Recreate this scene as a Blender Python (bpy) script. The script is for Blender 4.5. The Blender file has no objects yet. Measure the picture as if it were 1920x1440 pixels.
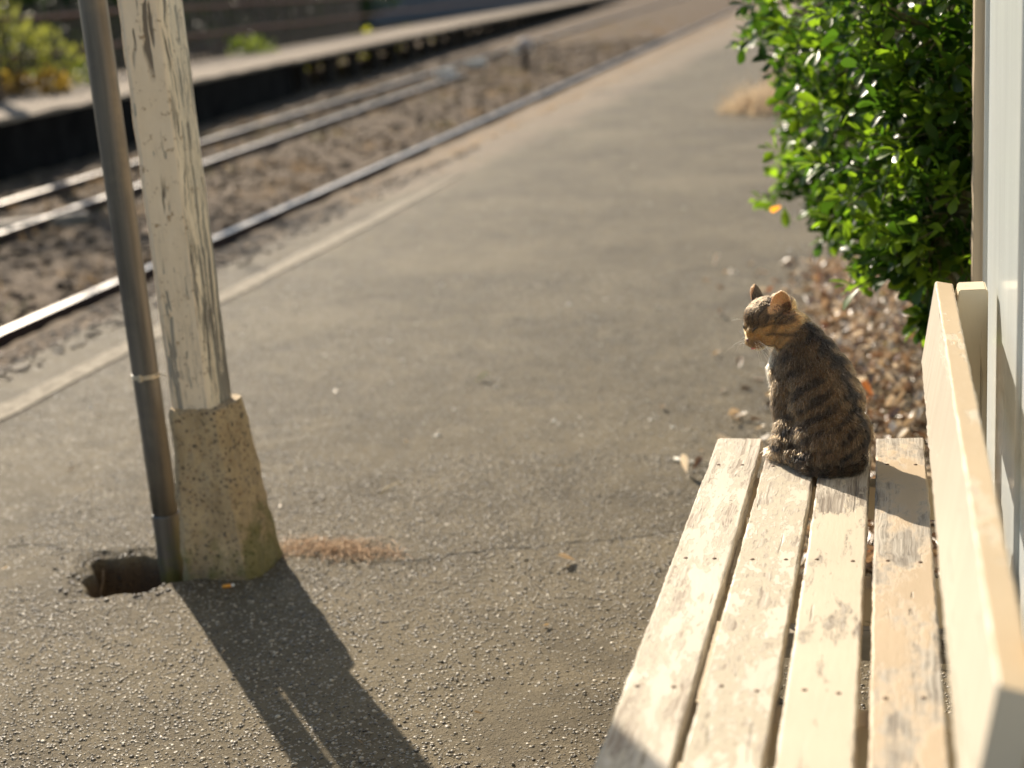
import bpy, bmesh, math, random
import numpy as np
from mathutils import Vector, Matrix

# ------------------------------------------------------------------ camera, sky, sun, exposure
C = bpy.context.scene.collection
S = bpy.context.scene
cd = bpy.data.cameras.new("camera"); cam = bpy.data.objects.new("camera", cd); C.objects.link(cam)
cd.sensor_width = 36; cd.sensor_fit = 'HORIZONTAL'; cd.lens = 52.5; cd.clip_start = .05; cd.clip_end = 3000
_r = Vector((0.96952695, 0.23450651, -0.07088148)); _f = Vector((-0.24489743, 0.93544984, -0.25487024))
_u = _r.cross(_f)
cam.matrix_world = Matrix(((_r.x, _u.x, -_f.x, 0), (_r.y, _u.y, -_f.y, 0), (_r.z, _u.z, -_f.z, 1.25), (0, 0, 0, 1)))
cd.dof.use_dof = True; cd.dof.focus_distance = 2.45; cd.dof.aperture_fstop = 2.7; cd.dof.aperture_blades = 0
S.camera = cam

SUN_EL = 30.0
SUN_DIR = Vector((0.538, -0.679, -0.500)).normalized()
W = bpy.data.worlds.new("World"); S.world = W; W.use_nodes = True
wn = W.node_tree; bg = wn.nodes['Background']
sky = wn.nodes.new('ShaderNodeTexSky'); sky.sky_type = 'NISHITA'; sky.sun_disc = False
sky.sun_elevation = math.radians(SUN_EL); sky.sun_rotation = math.radians(321.6)
sky.air_density = 1.0; sky.dust_density = 0.5; sky.ozone_density = 0.0
wn.links.new(sky.outputs[0], bg.inputs[0]); bg.inputs[1].default_value = 0.092
ld = bpy.data.lights.new("sun", 'SUN'); ld.energy = 5.0; ld.angle = math.radians(0.53); ld.color = (1.0, 0.885, 0.72)
sun = bpy.data.objects.new("sun", ld); C.objects.link(sun)
sun.rotation_euler = SUN_DIR.to_track_quat('-Z', 'Y').to_euler(); sun.location = (-4, 6, 5)
S.view_settings.view_transform = 'Standard'; S.view_settings.look = 'None'
S.view_settings.exposure = 0.82; S.view_settings.gamma = 1.0
S.cycles.use_denoising = True
S.cycles.max_bounces = 8; S.cycles.transparent_max_bounces = 12
S.cycles.sample_clamp_indirect = 6.0

rng = np.random.default_rng(7)
random.seed(7)

# ------------------------------------------------------------------ small helpers
def vnoise(x, y, seed=0):
    x = np.asarray(x, float); y = np.asarray(y, float)
    xi = np.floor(x).astype(np.int64); yi = np.floor(y).astype(np.int64)
    fx = x - xi; fy = y - yi
    fx = fx*fx*(3-2*fx); fy = fy*fy*(3-2*fy)
    def h(a, b):
        n = (a*374761393 + b*668265263 + seed*974634777) & 0x7fffffff
        n = ((n ^ (n >> 13))*1274126177) & 0x7fffffff
        return ((n ^ (n >> 16)) & 0xffff)/65535.0
    return (h(xi, yi)*(1-fx)+h(xi+1, yi)*fx)*(1-fy)+(h(xi, yi+1)*(1-fx)+h(xi+1, yi+1)*fx)*fy
def fbm(x, y, o=4, seed=0):
    t = 0; a = .5
    for i in range(o):
        t = t + a*vnoise(x*2**i, y*2**i, seed+i*17); a *= .5
    return t - .5*(1-.5**o)

def tag(o, label=None, cat=None, group=None, kind=None):
    if label: o['label'] = label
    if cat: o['category'] = cat
    if group: o['group'] = group
    if kind: o['kind'] = kind
    return o
def empty(name, loc, label, cat, group=None, rz=0):
    o = bpy.data.objects.new(name, None); C.objects.link(o); o.location = loc; o.rotation_euler = (0, 0, rz)
    o.empty_display_size = .1
    return tag(o, label, cat, group)
def mesh_obj(name, V, F, m=None, parent=None, smooth=True, col=None, local=False):
    """V in world coordinates; when parented they are shifted into the parent's frame (parents here carry no rotation)."""
    V = np.asarray(V, dtype=np.float64).reshape(-1, 3)
    if parent is not None and not local:
        o_ = np.zeros(3); p = parent
        while p is not None: o_ = o_+np.array(p.location); p = p.parent
        V = V-o_
    me = bpy.data.meshes.new(name)
    if isinstance(F, np.ndarray):
        n = F.shape[1]; me.vertices.add(len(V)); me.vertices.foreach_set('co', V.ravel().astype(np.float32))
        me.loops.add(F.size); me.loops.foreach_set('vertex_index', F.ravel().astype(np.int32))
        me.polygons.add(len(F)); me.polygons.foreach_set('loop_start', np.arange(0, F.size, n, dtype=np.int32))
        me.update(calc_edges=True)
    else:
        me.from_pydata([tuple(v) for v in V], [], [tuple(f) for f in F])
    me.validate()
    if smooth == 'PLANK':
        sf = np.ones(len(me.polygons), bool); kk_ = np.arange(len(me.polygons)) % 16; sf[(kk_ % 4) == 3] = False; sf[-2:] = False; me.polygons.foreach_set('use_smooth', sf)
    elif smooth: me.polygons.foreach_set('use_smooth', np.ones(len(me.polygons), bool))
    if col is not None:
        a = me.color_attributes.new('col', 'FLOAT_COLOR', 'POINT')
        a.data.foreach_set('color', np.c_[col, np.ones(len(col))].ravel().astype(np.float32))
    if m: me.materials.append(m)
    o = bpy.data.objects.new(name, me); C.objects.link(o)
    if parent is not None: o.parent = parent
    return o

class Geo:
    def __init__(s): s.v = []; s.f = []
    def add(s, V, F):
        k = len(s.v); s.v += [tuple(p) for p in V]; s.f += [tuple(i+k for i in f) for f in F]; return s
    def box(s, a, b, ch=.003):
        """bevelled box between corners a and b"""
        bm = bmesh.new(); bmesh.ops.create_cube(bm, size=1)
        d = [b[i]-a[i] for i in range(3)]; c = [(a[i]+b[i])/2 for i in range(3)]
        for v in bm.verts: v.co = Vector([c[i]+v.co[i]*d[i] for i in range(3)])
        if ch: bmesh.ops.bevel(bm, geom=list(bm.edges), offset=ch, segments=2, affect='EDGES')
        bm.verts.index_update(); s.add([v.co[:] for v in bm.verts], [[v.index for v in f.verts] for f in bm.faces]); bm.free(); return s
    def tube(s, pts, rad, n=12, cap=True):
        pts = [Vector(p) for p in pts]; rad = rad if hasattr(rad, '__len__') else [rad]*len(pts)
        V = []; F = []; up = Vector((.3, .2, 1)).normalized()
        for i, p in enumerate(pts):
            t = (pts[min(i+1, len(pts)-1)]-pts[max(i-1, 0)]).normalized()
            if abs(t.dot(up)) > .95: up = Vector((1, .1, 0)).normalized()
            a = t.cross(up).normalized(); b = a.cross(t)
            for k in range(n):
                th = 2*math.pi*k/n; V.append(p+rad[i]*(math.cos(th)*a+math.sin(th)*b))
        for i in range(len(pts)-1):
            for k in range(n):
                F.append((i*n+k, i*n+(k+1) % n, (i+1)*n+(k+1) % n, (i+1)*n+k))
        if cap: F.append(tuple(range(n))[::-1]); F.append(tuple((len(pts)-1)*n+k for k in range(n)))
        return s.add(V, F)
    def obj(s, name, m, parent=None, smooth=False):
        o = mesh_obj(name, s.v, s.f, m, parent, smooth); return o

def plank(p0, p1, wdir, hdir, w, h, seg=70, r=.003, rough=.0008, seed=1, bow=0., endrough=.004):
    """a worn board: rounded section swept from p0 to p1 (p = centre of the top face), edges slightly irregular"""
    p0 = np.array(p0, float); p1 = np.array(p1, float); wd = np.array(wdir, float); hd = np.array(hdir, float)
    k = .3*r
    prof = []
    for (sx, sy) in ((1, 0), (1, 1), (-1, 1), (-1, 0)):
        cx = sx*(w/2-r); cy = -r if sy == 0 else -(h-r)
        for q in range(4):
            a = {(1, 0): 90, (1, 1): 0, (-1, 1): -90, (-1, 0): -180}[(sx, sy)]-q*30
            prof.append((cx+r*math.cos(math.radians(a)), cy+r*math.sin(math.radians(a))))
    # extra points along the top face so that it can undulate
    n = len(prof); V = []; F = []
    T = np.linspace(0, 1, seg); L = np.linalg.norm(p1-p0)
    for i, t in enumerate(T):
        c = p0+(p1-p0)*t
        for j, (x, y) in enumerate(prof):
            q = vnoise(t*L*28+seed*9, j*1.7+seed*3, seed)-.5
            q2 = vnoise(t*L*120+seed*5, j*2.3+seed, seed+5)-.5
            dx = np.sign(x)*rough*(2.2*q+1.6*q2); dy = rough*(.10*q-.05*q2) if y > -h*.5 else rough*q
            dl = 0
            if i in (0, seg-1): dl = endrough*(vnoise(x*60+seed*7, y*40, seed+3)-.5)*2
            V.append(c+wd*(x+dx)+hd*(y+dy+bow*math.sin(math.pi*t))+(p1-p0)/L*dl)
    for i in range(seg-1):
        for k in range(n):
            F.append((i*n+k, (i+1)*n+k, (i+1)*n+(k+1) % n, i*n+(k+1) % n))
    F.append(tuple(range(n))); F.append(tuple((seg-1)*n+k for k in range(n))[::-1])
    A_ = np.array(V); q = F[0]; fn = np.cross(A_[q[1]]-A_[q[0]], A_[q[2]]-A_[q[0]]); cc = A_[:n].mean(0)
    if fn@(A_[list(q)].mean(0)-cc) < 0: F = [f[::-1] for f in F]
    return V, F

# ------------------------------------------------------------------ material helpers
class M:
    def __init__(s, name):
        s.m = bpy.data.materials.new(name); s.m.use_nodes = True; s.t = s.m.node_tree
        s.b = s.t.nodes['Principled BSDF']; s.out = s.t.nodes['Material Output']
    def put(s, sock, val):
        if isinstance(val, bpy.types.NodeSocket): s.t.links.new(val, sock)
        elif isinstance(val, (tuple, list)) and sock.type == 'RGBA' and len(val) == 3: sock.default_value = (*val, 1)
        else: sock.default_value = val
    def nd(s, typ, ins=None, **props):
        n = s.t.nodes.new(typ)
        for k, v in props.items(): setattr(n, k, v)
        for k, v in (ins or {}).items(): s.put(n.inputs[k], v)
        return n
    def P(s, **kw):
        for k, v in kw.items(): s.put(s.b.inputs[k.replace('_', ' ')], v)
    def mix(s, f, a, b, blend='MIX'):
        n = s.nd('ShaderNodeMix', data_type='RGBA', blend_type=blend); s.put(n.inputs[0], f); s.put(n.inputs[6], a); s.put(n.inputs[7], b); return n.outputs[2]
    def math(s, op, a, b=0., clamp=False):
        n = s.nd('ShaderNodeMath', operation=op, use_clamp=clamp); s.put(n.inputs[0], a); s.put(n.inputs[1], b); return n.outputs[0]
    def rng(s, v, a, b, c=0., d=1.):
        n = s.nd('ShaderNodeMapRange', {'Value': v, 'From Min': a, 'From Max': b, 'To Min': c, 'To Max': d}); return n.outputs[0]
    def noise(s, vec, scale, detail=4., rough=.55, dist=0., out=0):
        n = s.nd('ShaderNodeTexNoise', {'Vector': vec, 'Scale': scale, 'Detail': detail, 'Roughness': rough, 'Distortion': dist}); return n.outputs[out]
    def vor(s, vec, scale, feature='F1', rnd=1.):
        return s.nd('ShaderNodeTexVoronoi', {'Vector': vec, 'Scale': scale, 'Randomness': rnd}, feature=feature)
    def obj(s): return s.nd('ShaderNodeTexCoord').outputs['Object']
    def pos(s): return s.nd('ShaderNodeNewGeometry').outputs['Position']
    def mapv(s, v, scale=(1, 1, 1), loc=(0, 0, 0), rot=(0, 0, 0)):
        return s.nd('ShaderNodeMapping', {'Vector': v, 'Scale': scale, 'Location': loc, 'Rotation': rot}).outputs[0]
    def sep(s, v): return s.nd('ShaderNodeSeparateXYZ', {0: v}).outputs
    def bump(s, h, dist=.002, strength=1., normal=None):
        n = s.nd('ShaderNodeBump', {'Height': h, 'Distance': dist, 'Strength': strength})
        if normal: s.put(n.inputs['Normal'], normal)
        return n.outputs[0]
    def attr(s, name='col'): return s.nd('ShaderNodeAttribute', attribute_name=name).outputs['Color']

def asphalt():
    m = M('asphalt'); p = m.pos()
    nz = m.nd('ShaderNodeVectorMath', {0: m.nd('ShaderNodeTexNoise', {'Vector': p, 'Scale': 90., 'Detail': 2.}).outputs['Color'], 'Scale': .007}, operation='SCALE').outputs[0]
    q = m.nd('ShaderNodeVectorMath', {0: p, 1: nz}, operation='ADD').outputs[0]
    v1 = m.vor(q, 95.); v2 = m.vor(q, 190.)
    big = m.noise(p, 1.3, 5., .6); mid = m.noise(p, 9., 4., .6); fine = m.noise(p, 260., 3., .7)
    cellr = m.sep(v1.outputs['Color']); cell2 = m.sep(v2.outputs['Color'])
    chip = m.math('MULTIPLY', m.rng(v1.outputs['Distance'], .40, .26), m.rng(cellr[0], .42, .5), True)
    chip2 = m.math('MULTIPLY', m.rng(v2.outputs['Distance'], .42, .28), m.rng(cell2[0], .5, .55), True)
    binder = m.mix(m.rng(big, .3, .7), (.075, .060, .038), (.155, .125, .078))
    binder = m.mix(m.math('MULTIPLY', m.rng(mid, .38, .7), m.rng(m.noise(p, 3.1, 4., .6), .35, .65, .25, 1.)), binder, (.20, .160, .098))
    chipc = m.mix(cellr[1], (.09, .073, .047), (.27, .225, .148))
    col = m.mix(m.math('MULTIPLY', chip2, .75), binder, m.mix(cell2[1], (.075, .060, .038), (.26, .212, .135)))
    col = m.mix(m.math('MULTIPLY', chip, .85), col, chipc)
    # dusty, sandy margin beside the track, widening with distance
    x = m.sep(p); x0 = x
    edge = m.math('ADD', x[0], m.math('MULTIPLY', m.math('SUBTRACT', m.noise(p, 1.7, 6., .65), .5), 1.3))
    lim = m.rng(x[1], 6., 14., -3.08, -2.8)
    dust = m.math('MULTIPLY', m.rng(m.math('SUBTRACT', lim, edge), -.12, .25), m.rng(x[1], 6., 10., .12, 1.))
    sand = m.mix(m.noise(p, 14., 4.), (.20, .145, .09), (.31, .24, .165))
    col = m.mix(m.math('MULTIPLY', dust, m.rng(mid, .3, .55, .45, 1.)), col, sand)
    patch = m.rng(m.noise(p, .55, 3., .5), .58, .66)
    col = m.mix(m.math('MULTIPLY', patch, .35), col, (.075, .062, .046))
    st_ = m.rng(m.noise(m.mapv(p, loc=(5, 3, 0)), 2.6, 5., .65), .60, .68); col = m.mix(m.math('MULTIPLY', st_, .4), col, (.065, .054, .04))
    li_ = m.rng(m.noise(m.mapv(p, loc=(1, 8, 0)), .9, 5., .6), .5, .7); col = m.mix(m.math('MULTIPLY', li_, .45), col, (.24, .194, .12))
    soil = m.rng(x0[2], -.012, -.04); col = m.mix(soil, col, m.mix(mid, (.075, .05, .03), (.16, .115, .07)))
    # cracks
    w = m.math('MULTIPLY', m.math('SUBTRACT', m.noise(p, 7., 5., .7), .5), .16)
    yy = m.math('ADD', x[1], w)
    l1 = m.math('SUBTRACT', yy, m.rng(x[0], -1.14, -.5, 3.03, 3.27)); c1 = m.rng(m.math('ABSOLUTE', l1), .002, .007, 1., 0.)
    c1 = m.math('MULTIPLY', c1, m.math('MULTIPLY', m.rng(x[0], -1.2, -1.05), m.rng(x[0], -.45, -.55)))
    l2 = m.math('SUBTRACT', yy, m.rng(x[0], -2.3, -1.85, 3.09, 3.05)); c2 = m.rng(m.math('ABSOLUTE', l2), .002, .007, 1., 0.)
    c2 = m.math('MULTIPLY', c2, m.rng(x[0], -1.84, -1.88))
    crack = m.math('MAXIMUM', c1, c2, True)
    col = m.mix(m.math('MULTIPLY', crack, .85), col, (.02, .016, .012))
    h = m.math('ADD', m.math('MULTIPLY', chip, m.math('ADD', m.math('MULTIPLY', cellr[2], .9), .35)), m.math('MULTIPLY', chip2, .35))
    h = m.math('ADD', h, m.math('MULTIPLY', fine, .5)); h = m.math('ADD', h, m.math('MULTIPLY', m.noise(p, 60., 3., .6), .7))
    h = m.math('SUBTRACT', h, m.math('MULTIPLY', crack, 2.5))
    m.P(Base_Color=col, Roughness=m.rng(chip, 0, 1, .8, .36), Normal=m.bump(h, .0055, 1.))
    m.P(Specular_IOR_Level=m.rng(m.math('MULTIPLY', chip, cellr[1]), .62, .8, .14, .7))
    return m.m

def paint_line():
    m = M('line_paint'); p = m.pos()
    n1 = m.noise(p, 22., 6., .7); n2 = m.noise(p, 150., 3., .6)
    c = m.mix(m.rng(n1, .42, .62), (.42, .36, .27), (.28, .235, .17)); c = m.mix(m.rng(m.math('ADD', n2, m.math('MULTIPLY', n1, .35)), .66, .8), c, (.15, .125, .09))
    m.P(Base_Color=c, Roughness=.85, Normal=m.bump(n2, .002, .6), Specular_IOR_Level=.08); return m.m

def dirt(name, a, b, c3, scale=6.):
    m = M(name); p = m.pos()
    n1 = m.noise(p, scale, 8., .7); n2 = m.noise(p, scale*9, 4., .7); v = m.vor(p, 42.)
    c = m.mix(m.rng(n1, .36, .64), a, b); c = m.mix(m.rng(n2, .5, .72), c, c3)
    c = m.mix(m.math('MULTIPLY', m.sep(v.outputs['Color'])[0], .45), c, b)
    # pale dust right beside the platform
    x = m.sep(p)
    s = m.rng(m.math('ADD', m.math('ADD', x[0], m.math('MULTIPLY', x[1], .02)), m.math('MULTIPLY', m.math('SUBTRACT', n1, .5), .8)), -4.35, -3.75)
    far = m.rng(x[1], 6.2, 9.)
    m.b.inputs['Specular IOR Level'].default_value = .12
    c = m.mix(m.math('MULTIPLY', s, far), c, m.mix(n2, (.21, .15, .095), (.32, .25, .17)))
    h = m.math('ADD', m.math('MULTIPLY', n2, .5), m.math('SUBTRACT', 1., v.outputs['Distance']))
    m.P(Base_Color=c, Roughness=.85, Normal=m.bump(h, .02, .8)); return m.m

def wood_paint(name, paint, under, wood, grain_dark, a_paint=.45, a_wood=.62, axis='Y', stretch=7., seed=0., patch=9., rough=.55, streak=.0, bend=.0, crack=0.4, bare=None, soft=.006):
    """weathered painted board: paint, worn undercoat and bare grained wood in irregular patches along the grain"""
    m = M(name); o = m.mapv(m.obj(), loc=(seed*3.1, seed*1.7, seed*2.3))
    inv = 1/stretch
    st = {'Y': (1, inv, 1), 'Z': (1, 1, inv), 'X': (inv, 1, 1)}[axis]
    sg = {'Y': (1, .03, 1), 'Z': (1, 1, .03), 'X': (.03, 1, 1)}[axis]
    lv = m.mapv(o, scale=st)
    big = m.noise(lv, patch, 6., .66, .3)
    med = m.noise(lv, patch*4.5, 5., .7, .2)
    fine = m.noise(m.mapv(o, scale=tuple((x if x == 1 else .25) for x in st)), 170., 3., .6)
    wob = m.noise(o, 5., 3., .5)
    gv = m.mapv(o, scale=sg)
    gv2 = m.nd('ShaderNodeVectorMath', {0: gv, 1: m.nd('ShaderNodeVectorMath', {0: m.nd('ShaderNodeCombineXYZ', {0: wob, 1: wob, 2: wob}).outputs[0], 'Scale': .03}, operation='SCALE').outputs[0]}, operation='ADD').outputs[0]
    grain = m.noise(gv2, 130., 3., .65); grain2 = m.noise(gv2, 420., 2., .5)
    k = m.math('ADD', m.math('MULTIPLY', big, .72), m.math('MULTIPLY', med, .28))
    if streak: k = m.math('ADD', m.math('MULTIPLY', k, 1-streak), m.math('MULTIPLY', grain, streak))
    if bare: k = m.math('ADD', k, m.rng(m.sep(m.obj())[1], bare[0], bare[1], 0., bare[2]))
    gcol = m.mix(m.rng(grain, .36, .62), grain_dark, wood); gcol = m.mix(m.rng(grain2, .55, .75), gcol, tuple(c*.6 for c in grain_dark))
    f1 = m.rng(k, a_paint-soft, a_paint+soft); f2 = m.rng(k, a_wood-soft, a_wood+soft)
    pc = m.mix(m.rng(m.noise(o, 3.5, 4., .6), .3, .7), paint, tuple(c*.86 for c in paint))
    pc = m.mix(m.math('MULTIPLY', m.rng(fine, .56, .72), .3), pc, under)
    c = m.mix(f1, pc, m.mix(m.rng(fine, .3, .7), under, tuple(x*.85 for x in under))); c = m.mix(f2, c, gcol)
    # fine long drying cracks that show through everything
    ck = m.rng(m.noise(m.mapv(gv2, loc=(4, 2, 7)), 75., 2., .5), .30, .335, 1., 0.)
    ck = m.math('MULTIPLY', ck, m.rng(m.noise(o, 6., 2.), .45, .55)); c = m.mix(m.math('MULTIPLY', ck, crack), c, tuple(x*.35 for x in grain_dark))
    # nail heads and little knocks
    dv = m.vor(o, 17.); dot = m.math('MULTIPLY', m.rng(dv.outputs['Distance'], .075, .05), m.rng(m.sep(dv.outputs['Color'])[0], .72, .74))
    c = m.mix(m.math('MULTIPLY', dot, .65), c, (.12, .08, .05))
    h = m.math('SUBTRACT', 1., m.math('ADD', m.math('MULTIPLY', f1, .35), m.math('MULTIPLY', f2, .5)))
    h = m.math('ADD', h, m.math('MULTIPLY', m.math('MULTIPLY', grain, m.math('ADD', f2, .12)), 1.3)); h = m.math('SUBTRACT', h, m.math('MULTIPLY', ck, .8))
    h = m.math('ADD', h, m.math('MULTIPLY', fine, .15))
    m.P(Base_Color=c, Roughness=m.rng(f1, 0, 1, rough, .8), Normal=m.bump(h, .0018, 1.)); return m.m

def plain(name, col, rough=.6, metal=0., nscale=0., namt=.2, spec=.5, bumpd=0.):
    m = M(name); c = col
    if nscale:
        n = m.noise(m.obj(), nscale, 5., .6); c = m.mix(m.rng(n, .3, .7), tuple(x*(1-namt) for x in col), tuple(min(1, x*(1+namt)) for x in col))
        if bumpd: m.P(Normal=m.bump(n, bumpd, .7))
    m.P(Base_Color=c, Roughness=rough, Metallic=metal); m.b.inputs['Specular IOR Level'].default_value = spec; return m.m

def leaf_mat(name, transl=.4, rough=.28, spec=.6, tgain=2.2, tint=(1.05, 1.15, .35)):
    m = M(name); c = m.attr()
    m.P(Base_Color=c, Roughness=rough); m.b.inputs['Specular IOR Level'].default_value = spec
    tr = m.nd('ShaderNodeBsdfTranslucent', {'Color': m.mix(1., c, tuple(tgain*k for k in tint), 'MULTIPLY')})
    mx = m.nd('ShaderNodeMixShader', {0: transl}); m.t.links.new(m.b.outputs[0], mx.inputs[1]); m.t.links.new(tr.outputs[0], mx.inputs[2]); m.t.links.new(mx.outputs[0], m.out.inputs[0])
    return m.m
def attr_mat(name, rough=.7, spec=.4, transl=0.):
    if transl: 
        return leaf_mat(name, transl, rough, spec, 1.2, (1.05, .97, .85))
    m = M(name); m.P(Base_Color=m.attr(), Roughness=rough); m.b.inputs['Specular IOR Level'].default_value = spec; return m.m

# ------------------------------------------------------------------ leaf / rock / blade scatterers (pure numpy)
def frames(axis, roll):
    a = axis/np.linalg.norm(axis, axis=1, keepdims=True)
    h = np.where(np.abs(a[:, 2:3]) > .95, np.array([[1., 0, 0]]), np.array([[0, 0, 1.]]))
    s = np.cross(a, h); s /= np.linalg.norm(s, axis=1, keepdims=True); n = np.cross(s, a)
    c_, s_ = np.cos(roll)[:, None], np.sin(roll)[:, None]
    return a, s*c_+n*s_, n*c_-s*s_
LT = np.array([0, .22, .48, .72, .9, 1.]); LW = np.array([.06, .42, .86, 1., .66, .05])
def leaf_template(curl=.12, fold=.12, widths=LW):
    V = []; 
    for t, w in zip(LT, widths):
        z = -curl*t*t
        for k in (-1, 0, 1): V.append((t, k*w*.5, z+fold*abs(k)*w*.5))
    F = []
    for i in range(len(LT)-1):
        for k in (0, 1): F.append((i*3+k, (i+1)*3+k, (i+1)*3+k+1, i*3+k+1))
    return np.array(V), np.array(F)
def scatter_template(T, F, P, axis, roll, L, Wd, colr, Ht=None):
    a, s, n = frames(axis, roll); N = len(P)
    Ht = L if Ht is None else Ht
    V = P[:, None, :]+(T[None, :, 0:1]*L[:, None, None])*a[:, None, :]+(T[None, :, 1:2]*Wd[:, None, None])*s[:, None, :]+(T[None, :, 2:3]*Ht[:, None, None])*n[:, None, :]
    FF = F[None]+(np.arange(N)*len(T))[:, None, None]
    return V.reshape(-1, 3), FF.reshape(-1, F.shape[1]), np.repeat(colr, len(T), axis=0)
def unit(n): 
    v = rng.normal(size=(n, 3)); return v/np.linalg.norm(v, axis=1, keepdims=True)
def ico(sub=1):
    bm = bmesh.new(); bmesh.ops.create_icosphere(bm, subdivisions=sub, radius=1); bm.verts.index_update()
    V = np.array([v.co[:] for v in bm.verts]); F = np.array([[v.index for v in f.verts] for f in bm.faces]); bm.free(); return V, F
def rocks(P, size, flat, colr, sub=1):
    T, F = ico(sub); N = len(P)
    T2 = T[None]*(1+.35*(rng.random((N, len(T), 1))-.5)); T2[:, :, 2] *= flat[:, None]
    ax = unit(N); ax[:, 2] *= .15; a, s, n = frames(ax, rng.normal(0, .25, N))
    sz = size[:, None]*(1+.5*(rng.random((N, 3))-.5))
    V = P[:, None]+T2[:, :, 0:1]*sz[:, None, 0:1]*a[:, None]+T2[:, :, 1:2]*sz[:, None, 1:2]*s[:, None]+T2[:, :, 2:3]*sz[:, None, 2:3]*n[:, None]
    FF = F[None]+(np.arange(N)*len(T))[:, None, None]
    return V.reshape(-1, 3), FF.reshape(-1, 3), np.repeat(colr, len(T), axis=0)
def lerp(a, b, t): return np.array(a)[None]*(1-t[:, None])+np.array(b)[None]*t[:, None]
def blades(P, h, lean, w, colr):
    """thin bent grass blades"""
    N = len(P); th = rng.random(N)*6.283; d = np.c_[np.cos(th), np.sin(th), 0*th]; sd = np.c_[-np.sin(th), np.cos(th), 0*th]
    V = []; 
    for t, ww in ((0, 1), (.4, .8), (.75, .5), (1., .1)):
        c = P+d*(lean*h*t*t)[:, None]+np.array([[0, 0, 1]])*(h*t*(1-.25*lean*t))[:, None]
        V += [c-sd*(w*ww/2)[:, None], c+sd*(w*ww/2)[:, None]]
    V = np.stack(V, 1); F = np.array([(0, 1, 3, 2), (2, 3, 5, 4), (4, 5, 7, 6)])
    return V.reshape(-1, 3), (F[None]+(np.arange(N)*8)[:, None, None]).reshape(-1, 4), np.repeat(colr, 8, axis=0)
def join(*parts):
    V = []; F = []; K = []; o = 0
    for v, f, c in parts: V.append(v); F.append(f+o); K.append(c); o += len(v)
    return np.concatenate(V), np.concatenate(F), np.concatenate(K)

def grid_mesh(name, xs, ys, zf, m, smooth=True):
    X, Y = np.meshgrid(xs, ys); Z = zf(X, Y); nx = len(xs); ny = len(ys)
    V = np.c_[X.ravel(), Y.ravel(), Z.ravel()]
    i = np.arange(nx-1)[None, :]+np.arange(ny-1)[:, None]*nx
    F = np.stack([i, i+1, i+1+nx, i+nx], -1).reshape(-1, 4)
    return mesh_obj(name, V, F, m, None, smooth)
def lines(*seg):
    o = [np.arange(a, b-1e-9, s) for a, b, s in seg]; return np.unique(np.round(np.concatenate(o), 5))
def geom(a, b, r, s0):
    o = [a]; s = s0
    while abs(o[-1]-a) < abs(b-a): o.append(o[-1]+math.copysign(s, b-a)); s *= r
    return np.array(o)

# ------------------------------------------------------------------ ground: platform with the pit, track bed
HX, HY, HRX, HRY = -1.712, 2.945, .138, .118
def hole_d(X, Y):
    a = np.arctan2((Y-HY)/HRY, (X-HX)/HRX)
    r = np.sqrt(((X-HX)/HRX)**2+((Y-HY)/HRY)**2)
    wob = 1+.16*np.sin(a*3+.6)+.08*np.sin(a*7+2)+.25*fbm(X*26, Y*26, 3, 3)
    return r/wob
def plat_z(X, Y):
    z = .007*fbm(X*1.6, Y*1.6, 4, 5)+.003*fbm(X*12, Y*12, 3, 9)
    far = np.clip((Y-5)/10, 0, 1); z = z*(1+2*far)
    xe = -3.25-.012*np.clip(Y-5, 0, 60)+.09*fbm(X*0+3, Y*2.2, 4, 11)+.05*fbm(X*9, Y*9, 3, 12)
    d = np.clip((xe-X)/.10, 0, 1); z = z-.05*d+.02*d*fbm(X*18, Y*18, 3, 21)
    d2 = np.clip((xe-.1-X)/.25, 0, 1); z = z-.5*d2
    h = hole_d(X, Y); dep = np.clip((1.0-h)/.22, 0, 1); dep = dep*dep*(3-2*dep)
    z = z-dep*(.13+.05*fbm(X*20, Y*20, 3, 4))-.012*np.clip(1-np.abs(h-1.05)/.25, 0, 1)
    return z
xs = np.unique(np.round(np.concatenate([lines((-3.75, -3.0, .02), (-3.0, -1.95, .02), (-1.95, -1.5, .007), (-1.5, .7, .03)), geom(.7, 140, 1.12, .05)]), 5))
ys = np.unique(np.round(np.concatenate([geom(1.2, -30, 1.15, .05), lines((1.2, 2.75, .025), (2.75, 3.15, .007), (3.15, 9, .025)), geom(9, 340, 1.03, .03)]), 5))
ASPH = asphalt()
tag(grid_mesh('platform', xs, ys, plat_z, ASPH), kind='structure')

def rail_a(y): return -4.03-.033*np.asarray(y, float)
def rail_b(y): return -5.62-.078*np.asarray(y, float)
def rail_c(y): return np.interp(y, [0, 11.5, 16.6, 26.5, 60, 200], [-6.5, -7.45, -7.85, -8.55, -11.0, -20])
FE_Y = [-40, 0, 13.8, 20.5, 30, 45, 80, 200]; FE_X = [-6.6, -7.75, -8.82, -9.55, -10.6, -12.3, -16.0, -30]
def far_edge(y): return np.interp(y, FE_Y, FE_X)
def bed_z(X, Y):
    a = rail_a(Y)
    z = -.295+.06*fbm(X*2.2, Y*2.2, 5, 31)+.03*fbm(X*14, Y*14, 3, 33)
    t = np.clip((X-(a+.10))/.75, 0, 1); z = z+t*(.15+.05*fbm(X*5, Y*5, 3, 35))
    z = z+.05*np.clip((X-a-.03)/.05, 0, 1)
    t2 = np.clip((-60-X)/200, 0, 1); z = z+t2*6
    return z
xs = np.unique(np.round(np.concatenate([lines((-9.2, -3.2, .045)), geom(-9.2, -500, 1.12, .1), [-3.0]]), 5))
ys = np.unique(np.round(np.concatenate([geom(3.5, -40, 1.2, .1), lines((3.5, 16, .045)), geom(16, 500, 1.03, .05)]), 5))
BED = dirt('track_dirt', (.058, .036, .02), (.17, .115, .065), (.03, .019, .012))
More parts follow.
